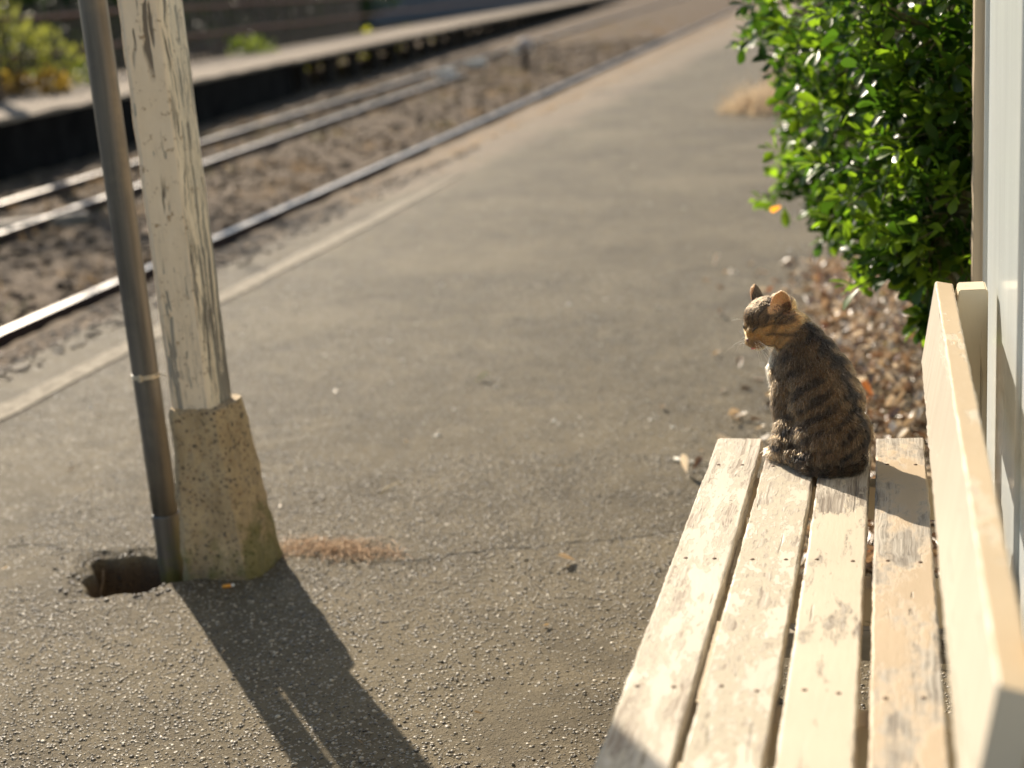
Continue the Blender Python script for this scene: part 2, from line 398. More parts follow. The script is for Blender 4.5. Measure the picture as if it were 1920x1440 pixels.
tag(grid_mesh('track_bed', xs, ys, bed_z, BED), kind='structure')

# painted edge line, ragged where it has worn off
yl = np.arange(2.2, 10.4, .03); Vl = []; Fl = []
for i, y in enumerate(yl):
    c = -2.885-.012*(y-4.3); w = .055*(1 if y < 8.5 else max(.15, 1-(y-8.5)/2.2))
    l = c-w+.022*float(fbm(y*7, 1.3, 4, 41)); r = c+w+.03*float(fbm(y*6, 5.1, 4, 43))
    for k in range(5): Vl.append((l+(r-l)*k/4, y, 0))
    if i:
        for k in range(4): Fl.append(((i-1)*5+k, (i-1)*5+k+1, i*5+k+1, i*5+k))
Vl = np.array(Vl); Vl[:, 2] = plat_z(Vl[:, 0], Vl[:, 1])+.005
tag(mesh_obj('platform_line', Vl, Fl, paint_line()), kind='structure')

# loose chips and grit on the platform: nobody could count them
GRIT = attr_mat('grit_stone', .46, .4)
n = 70000
gx = np.concatenate([rng.uniform(-2.15, .35, n), rng.uniform(-2.95, -.1, 32000)]); gy = np.concatenate([1.85+rng.random(n)**1.15*2.0, rng.uniform(3.7, 6.5, 32000)])
ok = (hole_d(gx, gy) > 1.04)&(fbm(gx*3.1, gy*3.1, 3, 91)+.22*rng.random(len(gx)) > -.08); gx, gy = gx[ok], gy[ok]
sz = .0014+.0038*rng.random(len(gx))**2.6
cl = lerp((.06, .048, .032), (.46, .39, .28), rng.random(len(gx))**1.5)
V, F, K = rocks(np.c_[gx, gy, plat_z(gx, gy)+sz*.05*rng.random(len(gx))], sz, .26+.3*rng.random(len(gx)), cl)
tag(mesh_obj('loose_grit', V, F, GRIT, None, False, K), 'small pale stone chips scattered over the asphalt platform', 'grit', kind='stuff')
# pale flecks far out on the asphalt
n = 900; gy = 4+rng.random(n)**1.5*22; gx = rng.uniform(-2.9, .2, n)-.02*(gy-4); sz = .0035+.006*rng.random(n)**2
V2, F2_, K2 = rocks(np.c_[gx, gy, plat_z(gx, gy)], sz, np.full(n, .6), lerp((.35, .3, .22), (.7, .65, .55), rng.random(n)))
tag(mesh_obj('pale_flecks', V2, F2_, GRIT, None, False, K2), 'sparse pale pebbles dotting the asphalt in the middle distance', 'pebbles', kind='stuff')
# crumbs of asphalt round and inside the broken pit
n = 300; a = rng.random(n)*6.283; q = 1.12+rng.normal(0, .30, n); gx = HX+HRX*q*np.cos(a); gy = HY+HRY*q*np.sin(a); ok = ~((gx > -1.60)&(gy > 2.89)); gx, gy = gx[ok], gy[ok]
sz = .0018+.006*rng.random(len(gx))**4
V, F, K = rocks(np.c_[gx, gy, plat_z(gx, gy)+sz*.15], sz, np.full(len(gx), .7), lerp((.04, .032, .022), (.15, .122, .09), rng.random(len(gx))))
tag(mesh_obj('pit_rubble', V, F, GRIT, None, False, K), 'crumbled asphalt lumps round the rim of the broken pit', 'rubble', kind='stuff')
# coarse broken edge between the painted line and the near rail
GRITD = attr_mat('gravel_stone', .6, .2)
n = 4200
gy = 3.2+rng.random(n)**1.2*9; gx = rng.uniform(-3.95, -3.12, n)-.02*np.clip(gy-5, 0, 9)
zz = np.maximum(plat_z(gx, gy), bed_z(gx, gy)); sz = .005+.016*rng.random(n)**2.5
cl = lerp((.06, .045, .031), (.27, .205, .14), rng.random(n)**1.2)
V, F, K = rocks(np.c_[gx, gy, zz+sz*.1], sz, np.full(n, .65), cl)
tag(mesh_obj('edge_gravel', V, F, GRITD, None, False, K), 'dark crumbled gravel between the painted line and the nearest rail', 'gravel', kind='stuff')
# clods, ballast and dry weeds of the track bed
n = 9000
gy = 5+rng.random(n)**1.4*36; gx = rail_c(gy)-1.2+(rail_a(gy)-.12-rail_c(gy)+1.2)*rng.random(n)
sz = (.009+.032*rng.random(n)**2.5)*(1+gy/60)
cl = lerp((.035, .022, .013), (.21, .143, .082), rng.random(n)**1.3)
V, F, K = rocks(np.c_[gx, gy, bed_z(gx, gy)+sz*.1], sz, np.full(n, .7), cl)
tag(mesh_obj('ballast', V, F, attr_mat('ballast_stone', .85, .15), None, False, K), 'brown clods and ballast stones lying between the rails', 'ballast', kind='stuff')
def weed_patch(cx, cy, r, h, nb, c0, c1, z=None):
    a = rng.random(nb)*6.283; q = r*np.sqrt(rng.random(nb)); x = cx+q*np.cos(a); y = cy+q*np.sin(a)
    zz = (bed_z(x, y) if z is None else np.full(nb, z)); hh = h*(.35+.65*rng.random(nb))*(1-.45*q/r)
    return blades(np.c_[x, y, zz-.01], hh, .3+.9*rng.random(nb), .006+.010*rng.random(nb), lerp(c0, c1, rng.random(nb)))
WEED = attr_mat('dry_blade', .75, .3, .35)
parts = []
for i in range(170):
    y = 7+rng.random()**1.2*55; a_, c_ = float(rail_a(y))-.2, float(rail_c(y))-.6
    x = c_+(a_-c_)*rng.random(); g = rng.random()
    parts.append(weed_patch(x, y, .15+.25*rng.random(), .10+.14*rng.random(), 34, (.24, .16, .085), (.40, .29, .16) if g < .7 else (.16, .19, .06)))
for i in range(150):
    y = 9+rng.random()*60; x = float(rail_a(y))+.25+rng.random()*(.7+.03*y)
    parts.append(weed_patch(x, y, .12+.2*rng.random(), .04+.05*rng.random(), 26, (.34, .23, .13), (.48, .36, .22), z=-.02 if x > -3.4-.012*(y-5) else None))
V, F, K = join(*parts)
tag(mesh_obj('dry_weeds', V, F, WEED, None, True, K), 'dry straw coloured weeds growing along the tracks', 'weeds', kind='stuff')

# ------------------------------------------------------------------ rails
def rail_mat():
    m = M('rail_steel'); g = m.nd('ShaderNodeNewGeometry'); up = m.sep(g.outputs['Normal'])[2]
    n = m.noise(m.mapv(m.pos(), scale=(1, .2, 1)), 8., 5., .6)
    f = m.rng(up, .75, .9)
    m.P(Base_Color=m.mix(f, m.mix(n, (.035, .018, .010), (.10, .05, .026)), m.mix(n, (.19, .172, .155), (.32, .30, .28))), Metallic=m.math('MULTIPLY', f, .8), Roughness=m.rng(f, 0, 1, .85, .36)); return m.m
RAIL = rail_mat()
RP = [(-.0325, 0), (-.030, .003), (.030, .003), (.0325, 0), (.0325, -.03), (.010, -.042), (.008, -.115), (.055, -.13), (.055, -.142), (-.055, -.142), (-.055, -.13), (-.008, -.115), (-.010, -.042), (-.0325, -.03)]
def rail(fn, y0, y1, z, label):
    ysr = geom(y0, y1, 1.05, .5); V = []; F = []; n = len(RP)
    for i, y in enumerate(ysr):
        for (x, zz) in RP: V.append((float(fn(y))+x, y, z+zz))
        if i: F += [((i-1)*n+k, (i-1)*n+(k+1) % n, i*n+(k+1) % n, i*n+k) for k in range(n)]
    F += [tuple(range(n))[::-1], tuple((len(ysr)-1)*n+k for k in range(n))]
    return tag(mesh_obj('rail', V, F, RAIL, None, False), label, 'rail')
rail(rail_a, -15, 200, -.20, 'steel rail nearest the platform, running just beyond the worn painted line')
rail(rail_b, -12, 27.5, -.22, 'middle steel rail that ends in weeds before the white blocks')
rail(rail_c, -12, 160, -.22, 'farthest steel rail, running below the dark wall of the opposite platform')
b = Geo().box((-.11, -.95, -.07), (.11, .95, .07), .012)
sl = b.obj('timber_sleeper', wood_paint('sleeper_wood', (.30, .24, .16), (.22, .17, .11), (.38, .31, .22), (.12, .09, .06), .3, .45, 'Y'), None)
sl.location = (-6.98, 10.2, -.30); sl.rotation_euler = (0, 0, math.radians(-52)); tag(sl, 'pale weathered timber sleeper lying between the two far rails', 'sleeper')

# ------------------------------------------------------------------ opposite platform, fence, planting behind
fp = empty('opposite_platform', (-9.4, 18, -.35), 'low opposite platform, dark wall in front and open trestle farther on', 'platform')
def strip(fn0, fn1, y0, y1, z0, z1, step=1.0, cell=None):
    yy_ = np.arange(y0, y1+1e-6, step); V = []; F = []
    for i, y in enumerate(yy_):
        a, b_ = float(fn0(y)), float(fn1(y)); w = .02*math.sin(y*5.1)+.015*math.sin(y*13)
        V += [(a+w, y, z1+.6*w), (b_, y, z1), (b_, y, z0), (a+w, y, z0)]
        if i:
            k = (i-1)*4; F += [(k+q, k+(q+1) % 4, k+4+(q+1) % 4, k+4+q) for q in range(4)]
    F += [(0, 1, 2, 3), tuple(len(V)-4+q for q in (3, 2, 1, 0))]
    return V, F
DECK = dirt('deck_earth', (.22, .17, .118), (.32, .255, .185), (.16, .12, .08), 2.)
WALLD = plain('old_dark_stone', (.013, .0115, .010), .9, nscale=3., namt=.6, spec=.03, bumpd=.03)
V, F = strip(far_edge, lambda y: far_edge(y)-9, -30, 25, .285, .33, .35); mesh_obj('bank_top', V, F, DECK, fp, False)
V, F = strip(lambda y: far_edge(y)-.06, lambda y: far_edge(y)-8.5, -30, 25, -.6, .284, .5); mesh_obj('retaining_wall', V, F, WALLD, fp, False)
V, F = strip(far_edge, lambda y: far_edge(y)-2.7, 25, 130, .27, .33, .5); mesh_obj('deck', V, F, DECK, fp, False)
TIMB = plain('dark_timber', (.045, .037, .03), .95, nscale=6., namt=.4, spec=.05)
g = Geo()
for i, y in enumerate(np.arange(26.2, 95, 2.1)):
    for dx in (.25, 2.3):
        x = float(far_edge(y))-dx; g = Geo().box((x-.10, y-.10, -.6), (x+.10, y+.10, .265), .01); g.obj('pillar', TIMB, fp)
g = Geo()
for y0 in np.arange(25.1, 110, 6.):
    a = (float(far_edge(y0))-.35, y0); b_ = (float(far_edge(y0+6))-.35, y0+6)
    g.tube([(a[0], a[1], .18), (b_[0], b_[1], .18)], .07, 4)
g.obj('edge_beam', TIMB, fp)

fence = empty('rail_fence', (-13.0, 26, .33), 'rusty two rail fence with thin upright pickets along the opposite platform', 'fence')
RUST = plain('rusty_iron', (.16, .075, .045), .8, nscale=12., namt=.4)
def fx(y): return float(far_edge(y))-2.62
for z in (.83, 1.36):
    yy_ = np.arange(15, 100, 2.); Geo().tube([(fx(y), y, z+.012*math.sin(y*2.3)) for y in yy_], .032, 8).obj('fence_rail', RUST, fence)
PICK = plain('picket_wood', (.10, .082, .065), .85, nscale=20., namt=.3)
for i, y in enumerate(np.arange(16.2, 42, .34)):
    x = fx(y)-.05; t = .03*math.sin(i*7.7); Geo().tube([(x, y, .33), (x+t*.3, y+t, 1.55+.08*math.sin(i*3.1))], [.036, .03], 6).obj('picket', PICK, fence)

def leafy(root, name, clumps, per, size, c0, c1, mat, up=.3, aspect=.55):
    """a crown: leaves of their own size spread through the shells of several clumps, with gaps"""
    A = []
    for (x, y, z, r) in clumps:
        n = int(per*r*r); d = unit(n); rad = r*(.45+.6*rng.random(n)**.6)*(1+.35*(rng.random(n)-.5)); p = np.array([[x, y, z]])+d*rad[:, None]
        ax = d*.6+unit(n)*.8; ax[:, 2] += up; L = size*(.6+.8*rng.random(n))
        A.append(scatter_template(*LEAFT, p, ax, rng.normal(0, .9, n), L, L*aspect, lerp(c0, c1, rng.random(n)**1.4)))
    V, F, K = join(*A); return mesh_obj(name, V, F, mat, root, True, K)
LEAFT = leaf_template(); FAR = leaf_mat('far_leaves', .35, .5, .4, 2.0)
def stems(root, base, clumps, mat, r0=.03, name='branches', bend=.1):
    g = Geo(); b = Vector(base)
    for (x, y, z, r) in clumps:
        e = Vector((x, y, z)); mid = b.lerp(e, .5)+Vector((random.uniform(-bend, bend), random.uniform(-bend, bend), bend*.5))
        g.tube([b+Vector((random.uniform(-.02, .02), random.uniform(-.02, .02), 0)), mid, e], [r0, r0*.7, r0*.3], 7)
    return g.obj(name, mat, root, True)
BARK = plain('bark', (.075, .055, .04), .85, nscale=25., namt=.4, bumpd=.004)

# hedge and trees that close the view behind the fence
def clump_row(x0, y0, x1, y1, n, z0, z1, r0, r1):
    o = []
    for i in range(n):
        t = (i+rng.random())/n; o.append((x0+(x1-x0)*t+rng.normal(0, .3), y0+(y1-y0)*t, z0+(z1-z0)*rng.random(), r0+(r1-r0)*rng.random()))
    return o
for (x0, y0, x1, y1, lab) in ((-19.4, 24., -26., 78., 'dark evergreen hedge directly behind the near end of the rusty fence'), (-17.4, 15.5, -17.0, 24., 'dark evergreen thicket behind the pale sunlit bush')):
    cl_ = clump_row(x0-.5, y0, x1-.5, y1, 64 if y0 > 20 else 22, .3, 3.2, .9, 1.5)
    h = empty('evergreen_hedge', ((x0+x1)/2-.5, (y0+y1)/2, -.2), lab, 'hedge')
    leafy(h, 'foliage', cl_, 330, .24, (.010, .020, .008), (.032, .055, .02), FAR)
    stems(h, ((x0+x1)/2-.5, (y0+y1)/2, -.3), cl_[::3], BARK, .09)
# sunlit bushes seen under the trestle deck and at the left
YEL = leaf_mat('yellow_leaves', .5, .5, .4, 1.9); PALE = leaf_mat('pale_leaves', .35, .6, .3, 1.3)
for i, (x, y) in enumerate(((-13.9, 34.5), (-14.2, 37.0), (-14.6, 40.5), (-15.2, 44.5), (-15.8, 48.5), (-17.2, 54.))):
    cl_ = [(x+rng.normal(0, .4), y+rng.normal(0, .45), -.30+.25*rng.random(), .26+.14*rng.random()) for _ in range(5)]
    b_ = empty('low_bush', (x, y, -.4), 'low yellow green bush seen under the opposite deck, %s' % ('first after the solid wall', 'second after the solid wall', 'third after the solid wall', 'fourth after the solid wall', 'fifth after the solid wall', 'farthest of its row')[i], 'bush', 'sunlit bushes under the trestle deck')
    leafy(b_, 'foliage', cl_, 1500, .12, (.20, .20, .03), (.50, .44, .06), YEL); stems(b_, (x, y, -.4), cl_, BARK, .02)
cl_ = [(-12.0, 19.2, .75, .42), (-11.5, 18.9, .95, .36), (-12.4, 19.4, 1.15, .4), (-11.9, 19.1, 1.3, .3), (-11.1, 19., .6, .32), (-11.2, 18.8, .95, .26), (-12.6, 19.3, .7, .4), (-10.75, 18.9, .75, .22), (-12.1, 19.0, 1.55, .22)]
b_ = empty('pale_bush', (-11.9, 19.1, .33), 'pale yellow green bush in full sun on the opposite bank at the left', 'bush')
leafy(b_, 'foliage', cl_, 620, .12, (.15, .15, .05), (.38, .355, .15), PALE, up=.7); stems(b_, (-11.8, 19.1, .33), cl_, BARK, .03)
cl2 = [(-11.9+rng.normal(0, .6), 18.6+rng.normal(0, .25), .38+.1*rng.random(), .18) for _ in range(9)]
b_ = empty('rusty_undergrowth', (-11.6, 18.5, .33), 'knee high orange brown undergrowth at the foot of the pale bush', 'undergrowth')
leafy(b_, 'foliage', cl2, 2300, .09, (.22, .12, .045), (.42, .26, .10), YEL); stems(b_, (-11.8, 18.5, .33), cl2, BARK, .012)
for (y, h_, lab) in ((20.8, .32, 'small green weed clump at the fence foot, nearest one'), (24.6, .26, 'small green weed clump at the fence foot where the trestle begins'), (29.5, .36, 'larger green weed clump at the fence foot along the trestle')):
    x = fx(y)+.35; cl_ = [(x+rng.normal(0, .22), y+rng.normal(0, .3), .36+h_*.5*rng.random(), .15+.08*rng.random()) for _ in range(6)]
    b_ = empty('weed_clump', (x, y, .33), lab, 'weeds'); leafy(b_, 'foliage', cl_, 1500, .08, (.07, .10, .02), (.24, .26, .07), YEL, up=.6); stems(b_, (x, y, .33), cl_, BARK, .008)
t = empty('tree', (-10.75, 16.7, .33), 'dark tree trunk at the left edge of the photo, on the opposite bank', 'tree')
Geo().tube([(-10.75, 16.7, .25), (-10.72, 16.72, 1.2), (-10.85, 16.8, 2.6), (-10.8, 16.7, 4.2), (-10.9, 16.9, 5.2)], [.16, .11, .10, .08, .05], 12).obj('trunk', BARK, t, True)
cl_ = [(-10.8+rng.normal(0, .8), 16.8+rng.normal(0, .8), 4.6+1.2*rng.random(), .6) for _ in range(9)]
leafy(t, 'crown', cl_, 320, .13, (.03, .05, .015), (.08, .11, .03), FAR); stems(t, (-10.8, 16.7, 3.9), cl_, BARK, .04)
sh = empty('storehouse', (-31, 62, 0), 'long grey boarded storehouse in shade behind the opposite platform', 'building')
GREYW = plain('grey_boards', (.105, .11, .12), .8, nscale=2., namt=.25)
g = Geo().box((-37, 36, -.5), (-30, 230, 4.2), .02)
for y in np.arange(36.4, 150, .6): g.box((-30, y, -.4), (-29.96, y+.07, 4.1), 0)
g.obj('wall', GREYW, sh)
g = Geo(); g.add([(-37.6, 35.5, 4.201), (-33.5, 35.5, 5.9), (-29.4, 35.5, 4.201), (-37.6, 230.5, 4.201), (-33.5, 230.5, 5.9), (-29.4, 230.5, 4.201)], [(0, 1, 2), (5, 4, 3), (0, 3, 4, 1), (1, 4, 5, 2), (0, 2, 5, 3)])
g.obj('roof', plain('slate', (.07, .07, .075), .6, nscale=4.), sh)
# white blocks and a short marker post near the end of the middle rail
WB = plain('white_concrete', (.56, .50, .41), .5, nscale=9., namt=.12, bumpd=.006)
for i, (x, y, L, lab) in enumerate(((-8.2, 28.0, .40, 'nearest of the three white blocks, lying flat between the far rails'), (-8.45, 31.2, .45, 'middle one of the three white blocks between the far rails'), (-8.85, 37.2, .55, 'pale white block just left of the short marker post'))):
    o = Geo().box((-L/2, -.14, 0), (L/2, .14, .16), .03).obj('white_block', WB, None)
    o.location = (x, y, float(bed_z(np.array(x), np.array(y)))+.0); o.rotation_euler = (0, 0, .2+i*.1); tag(o, lab, 'block', 'white blocks beside the far rails')
mp = empty('marker_post', (-6.72, 28.4, -.33), 'short brown marker post with a pale round head between the rails', 'post')
Geo().tube([(-6.72, 28.4, -.36), (-6.70, 28.4, .12)], [.07, .06], 10).obj('stake', TIMB, mp)
V, F = ico(2); mesh_obj('head', V*np.array([.17, .14, .13])+np.array([-6.70, 28.4, .22]), F, plain('pale_head', (.42, .34, .28), .7), mp)

# ------------------------------------------------------------------ timber canopy post on its concrete foot, drainpipe
def loft(rings, cap=True):
    n = len(rings[0]); V = [p for r in rings for p in r]; F = []
    for i in range(len(rings)-1):
        F += [(i*n+k, i*n+(k+1) % n, (i+1)*n+(k+1) % n, (i+1)*n+k) for k in range(n)]
    if cap: F += [tuple(range(n))[::-1], tuple((len(rings)-1)*n+k for k in range(n))]
    return V, F
def rect_ring(x0, x1, y0, y1, z, per=14, ch=.01, amp=.002, seed=0, zamp=0., fr=40):
    pts = []
    c = [(x0+ch, y0), (x1-ch, y0), (x1, y0+ch), (x1, y1-ch), (x1-ch, y1), (x0+ch, y1), (x0, y1-ch), (x0, y0+ch)]
    for i in range(8):
        a, b = c[i], c[(i+1) % 8]; k = per if i % 2 == 0 else 3
        for j in range(k):
            t = j/k; x = a[0]+(b[0]-a[0])*t; y = a[1]+(b[1]-a[1])*t
            cx, cy = (x0+x1)/2, (y0+y1)/2; d = math.hypot(x-cx, y-cy)
            q = float(fbm(np.array((x+y*.7)*fr), np.array(z*fr*.8+(x-y)*fr*.3), 4, seed))*2*amp
            pts.append((x+(x-cx)/d*q, y+(y-cy)/d*q, z+zamp*float(fbm(np.array(x*22.), np.array(y*22.), 3, seed+3))*2))
    return pts
post = empty('canopy_post', (-1.5, 3.0, 0), 'square timber canopy post in peeling cream paint on a concrete foot', 'post')
def post_mat():
    m = M('post_paint'); o = m.obj(); x = m.sep(o)
    gv = m.mapv(o, scale=(1, 1, .035)); wob = m.noise(o, 7., 3., .5)
    gv = m.nd('ShaderNodeVectorMath', {0: gv, 1: m.nd('ShaderNodeVectorMath', {0: m.nd('ShaderNodeCombineXYZ', {0: wob, 1: wob, 2: 0.}).outputs[0], 'Scale': .028}, operation='SCALE').outputs[0]}, operation='ADD').outputs[0]
    g1 = m.noise(gv, 95., 3., .6); g2 = m.noise(m.mapv(gv, loc=(3, 1, 5)), 45., 2., .5)
    side = m.rng(m.sep(m.nd('ShaderNodeNewGeometry').outputs['Normal'])[0], .35, .75)      # the right-hand face is the more weathered one
    low = m.rng(x[2], .95, .45)
    thr = m.math('SUBTRACT', m.math('SUBTRACT', .64, m.math('MULTIPLY', side, .095)), m.math('MULTIPLY', low, .075))
    patchn = m.noise(m.mapv(o, scale=(1, 1, .22)), 16., 4., .6)
    k = m.math('ADD', m.math('MULTIPLY', g1, .75), m.math('MULTIPLY', patchn, .25))
    bare = m.rng(m.math('SUBTRACT', k, thr), -.008, .008)
    ck = m.math('MULTIPLY', m.rng(g2, .345, .365, 1., 0.), m.rng(m.noise(m.mapv(o, scale=(1, 1, .3)), 9., 2.), .44, .5))
    blob = m.noise(o, 55., 4., .7); rip = m.noise(m.mapv(o, scale=(1, 1, .3)), 26., 4., .6)
    pc = m.mix(m.rng(rip, .3, .7), (.78, .62, .43), (.88, .715, .515))
    pc = m.mix(m.math('MULTIPLY', side, .7), pc, (.87, .75, .56))
    pc = m.mix(m.math('MULTIPLY', m.rng(blob, .60, .66), .8), pc, (.34, .2, .09))
    gc = m.mix(m.rng(g1, .5, .8), (.26, .23, .19), (.40, .36, .29))
    g3 = m.noise(m.mapv(gv, loc=(9, 4, 2)), 260., 2., .5); grv = m.math('MULTIPLY', m.rng(g3, .40, .45, 1., 0.), m.math('ADD', m.math('MULTIPLY', side, .95), m.math('MULTIPLY', low, .55)))
    grv = m.math('MULTIPLY', grv, m.rng(m.noise(m.mapv(o, scale=(1, 1, .12)), 30., 3.), .40, .50))
    c = m.mix(bare, pc, gc); c = m.mix(m.math('MULTIPLY', grv, .75), c, (.20, .165, .125)); c = m.mix(m.math('MULTIPLY', ck, .9), c, (.12, .085, .055))
    h = m.math('SUBTRACT', m.math('MULTIPLY', rip, .5), m.math('MULTIPLY', bare, .7)); h = m.math('SUBTRACT', h, ck); h = m.math('SUBTRACT', h, m.math('MULTIPLY', grv, .6)); h = m.math('ADD', h, m.math('MULTIPLY', blob, .6)); h = m.math('ADD', h, m.math('MULTIPLY', m.math('MULTIPLY', g1, side), 1.2))
    m.P(Base_Color=c, Roughness=m.rng(bare, 0, 1, .5, .85), Normal=m.bump(h, .003, .9)); return m.m
V, F = loft([rect_ring(-1.573, -1.462-.022*min(max((z-1.32)/.2, 0), 1), 2.95, 3.058-.018*min(max((z-1.32)/.2, 0), 1), z, 16, .014, .0025, 5, 0, 22) for z in np.concatenate([np.arange(.36, 1.4, .015), np.arange(1.4, 2.60, .06)])])  # unseen upper shaft narrowed to trim its shadow on the bench
mesh_obj('timber_shaft', V, F, post_mat(), post, True)
def conc_mat():
    m = M('pebbled_concrete'); o = m.obj(); x = m.sep(o)
    w = m.nd('ShaderNodeVectorMath', {0: o, 1: m.nd('ShaderNodeVectorMath', {0: m.nd('ShaderNodeTexNoise', {'Vector': o, 'Scale': 60.}).outputs['Color'], 'Scale': .012}, operation='SCALE').outputs[0]}, operation='ADD').outputs[0]
    v = m.vor(w, 75.); r = m.sep(v.outputs['Color']); v2 = m.vor(w, 150.); r2 = m.sep(v2.outputs['Color'])
    zone = m.rng(m.noise(o, 9., 4., .6), .34, .62)
    peb = m.math('MULTIPLY', m.rng(v.outputs['Distance'], .40, .30), m.rng(r[0], .24, .28)); peb = m.math('MULTIPLY', peb, m.math('ADD', m.math('MULTIPLY', zone, .85), .15))
    pb2 = m.math('MULTIPLY', m.rng(v2.outputs['Distance'], .4, .3), m.rng(r2[0], .55, .58))
    v3 = m.vor(w, 41.); r3 = m.sep(v3.outputs['Color']); pb3 = m.math('MULTIPLY', m.rng(v3.outputs['Distance'], .27, .2), m.rng(r3[0], .66, .70))
    n = m.noise(o, 14., 5., .65); f = m.noise(o, 230., 3., .6)
    c = m.mix(m.rng(n, .3, .7), (.36, .255, .135), (.53, .395, .22)); c = m.mix(m.math('MULTIPLY', m.rng(f, .5, .7), .4), c, (.48, .38, .26))
    pcol = m.mix(r[1], (.04, .032, .026), m.mix(r[2], (.26, .12, .05), (.15, .13, .10)))
    c = m.mix(pb2, c, m.mix(r2[1], (.08, .055, .035), (.42, .32, .22))); c = m.mix(peb, c, pcol); c = m.mix(pb3, c, m.mix(r3[1], (.05, .04, .032), (.22, .17, .11)))
    dirt_ = m.rng(m.math('ADD', x[2], m.math('MULTIPLY', m.math('SUBTRACT', m.noise(o, 11., 5., .7), .5), .18)), .07, -.01); c = m.mix(m.math('MULTIPLY', dirt_, .6), c, (.10, .075, .045))
    st2 = m.rng(m.noise(m.mapv(o, scale=(1, 1, .16)), 24., 4., .6), .52, .66); c = m.mix(m.math('MULTIPLY', st2, .35), c, (.17, .12, .06))
    side = m.rng(m.sep(m.nd('ShaderNodeNewGeometry').outputs['Normal'])[0], .2, .7)
    moss = m.math('ADD', m.rng(x[2], .26, .0, 0., .42), m.math('MULTIPLY', side, .17)); moss = m.rng(m.math('ADD', moss, m.math('MULTIPLY', m.math('SUBTRACT', m.noise(o, 18., 5., .7), .5), 1.1)), .30, .52)
    c = m.mix(m.math('MULTIPLY', moss, .75), c, m.mix(f, (.085, .085, .022), (.18, .165, .045)))
    h = m.math('ADD', m.math('MULTIPLY', n, .8), m.math('MULTIPLY', f, .35)); h = m.math('ADD', h, m.math('SUBTRACT', m.math('MULTIPLY', pb2, .35), m.math('MULTIPLY', peb, .25)))
    m.P(Base_Color=c, Roughness=.82, Normal=m.bump(h, .0035, .9)); return m.m
rings = []
for z in np.concatenate([[-.08], np.arange(-.02, .395, .009)]):
    t = min(max(z, 0)/.39, 1); k = t**.9
    rings.append(rect_ring(-1.586+.014*k, -1.388-.050*k, 2.908+.024*k, 3.082-.012*k, z, 26, .018+.006*(1-k), .0078, 8, .010 if z > .33 else 0, 30))
top = rings[-1]; cxy = np.mean(np.array(top), 0)
for s_, dz in ((.96, .003), (.85, .004), (.5, .003)): rings.append([(cxy[0]+(p[0]-cxy[0])*s_, cxy[1]+(p[1]-cxy[1])*s_, p[2]+dz-.004) for p in top])
V, F = loft(rings); mesh_obj('concrete_foot', V, F, conc_mat(), post, True)

pipe = empty('drainpipe', (-1.646, 3.0, -.04), 'grey brown plastic drainpipe strapped beside the cream post, ending over the pit', 'pipe')
def pipe_mat():
    m = M('pipe_plastic'); o = m.obj(); n = m.noise(m.mapv(o, scale=(1, 1, .05)), 60., 4., .6); d = m.noise(o, 9., 5., .65); z = m.sep(o)[2]
    c = m.mix(m.rng(n, .35, .65), (.07, .066, .060), (.13, .12, .105)); c = m.mix(m.math('MULTIPLY', m.rng(d, .5, .72), .45), c, (.22, .19, .14))
    c = m.mix(m.math('MULTIPLY', m.rng(z, .22, .06), m.rng(d, .42, .6)), c, (.10, .11, .035))
    m.P(Base_Color=c, Roughness=m.rng(d, .3, .7, .28, .5), Normal=m.bump(n, .0006, .5)); return m.m
PIPE = pipe_mat()
def px_(z): return -1.644-.0045*z
Geo().tube([(px_(z), 3.0, z) for z in np.linspace(.10, 2.70, 14)], .0303, 40).obj('pipe', PIPE, pipe, True)
Geo().tube([(px_(z), 3.0, z) for z in (-.042, -.041, .02, .112, .122, .126, .1265)], [.0318, .0324, .0324, .0326, .0326, .0318, .0304], 40).obj('collar', PIPE, pipe, True)
STRAP = plain('pale_strap', (.50, .44, .33), .5, nscale=60., namt=.25)
g = Geo(); g.tube([(px_(.46), 3.0, z) for z in (.4545, .455, .4645, .465)], [.0306, .0322, .0322, .0306], 40, False)
g.box((px_(.46)-.002, 3.0-.0375, .452), (px_(.46)+.007, 3.0-.0315, .468), .0012)
g.tube([(px_(.46)+.030, 2.99, .462), (px_(.46)+.045, 2.985, .466), (-1.585, 2.982, .463), (-1.574, 2.985, .460)], .0022, 6)
g.obj('strap', STRAP, pipe)

# ------------------------------------------------------------------ station wall behind the bench
wall = empty('station_wall', (.9, 0, 0), 'glossy white painted station wall with beaded joints and a cream corner board', 'wall')
def gloss_mat():
    m = M('gloss_white'); p = m.pos()
    n = m.noise(m.mapv(p, scale=(1, 1, .12)), 14., 3., .5); s = m.noise(p, 60., 4., .6); sp = m.vor(p, 38.)
    blob = m.rng(sp.outputs['Distance'], .10, .03)
    blob = m.math('MULTIPLY', blob, m.rng(m.sep(sp.outputs['Color'])[0], .7, .72))
    c = m.mix(m.rng(n, .35, .7), (.66, .695, .69), (.60, .635, .63)); c = m.mix(m.math('MULTIPLY', m.rng(s, .62, .74), .25), c, (.5, .43, .33))
    m.P(Base_Color=c, Roughness=.2, Normal=m.bump(m.math('ADD', n, m.math('MULTIPLY', blob, .5)), .0022, .5)); m.b.inputs['Specular IOR Level'].default_value = .3; return m.m
GLOSS = gloss_mat()
CREAM = wood_paint('cream_trim', (.50, .40, .275), (.44, .34, .22), (.42, .30, .17), (.2, .14, .08), .66, .74, 'Z', 6., 3.3, 8.)
Geo().box((.18, -4, .14), (1.8, 2.985, 2.9), .004).obj('wall_face', GLOSS, wall)
Geo().box((.165, -4, -.02), (1.79, 2.982, .137), .004).obj('skirting', GLOSS, wall)
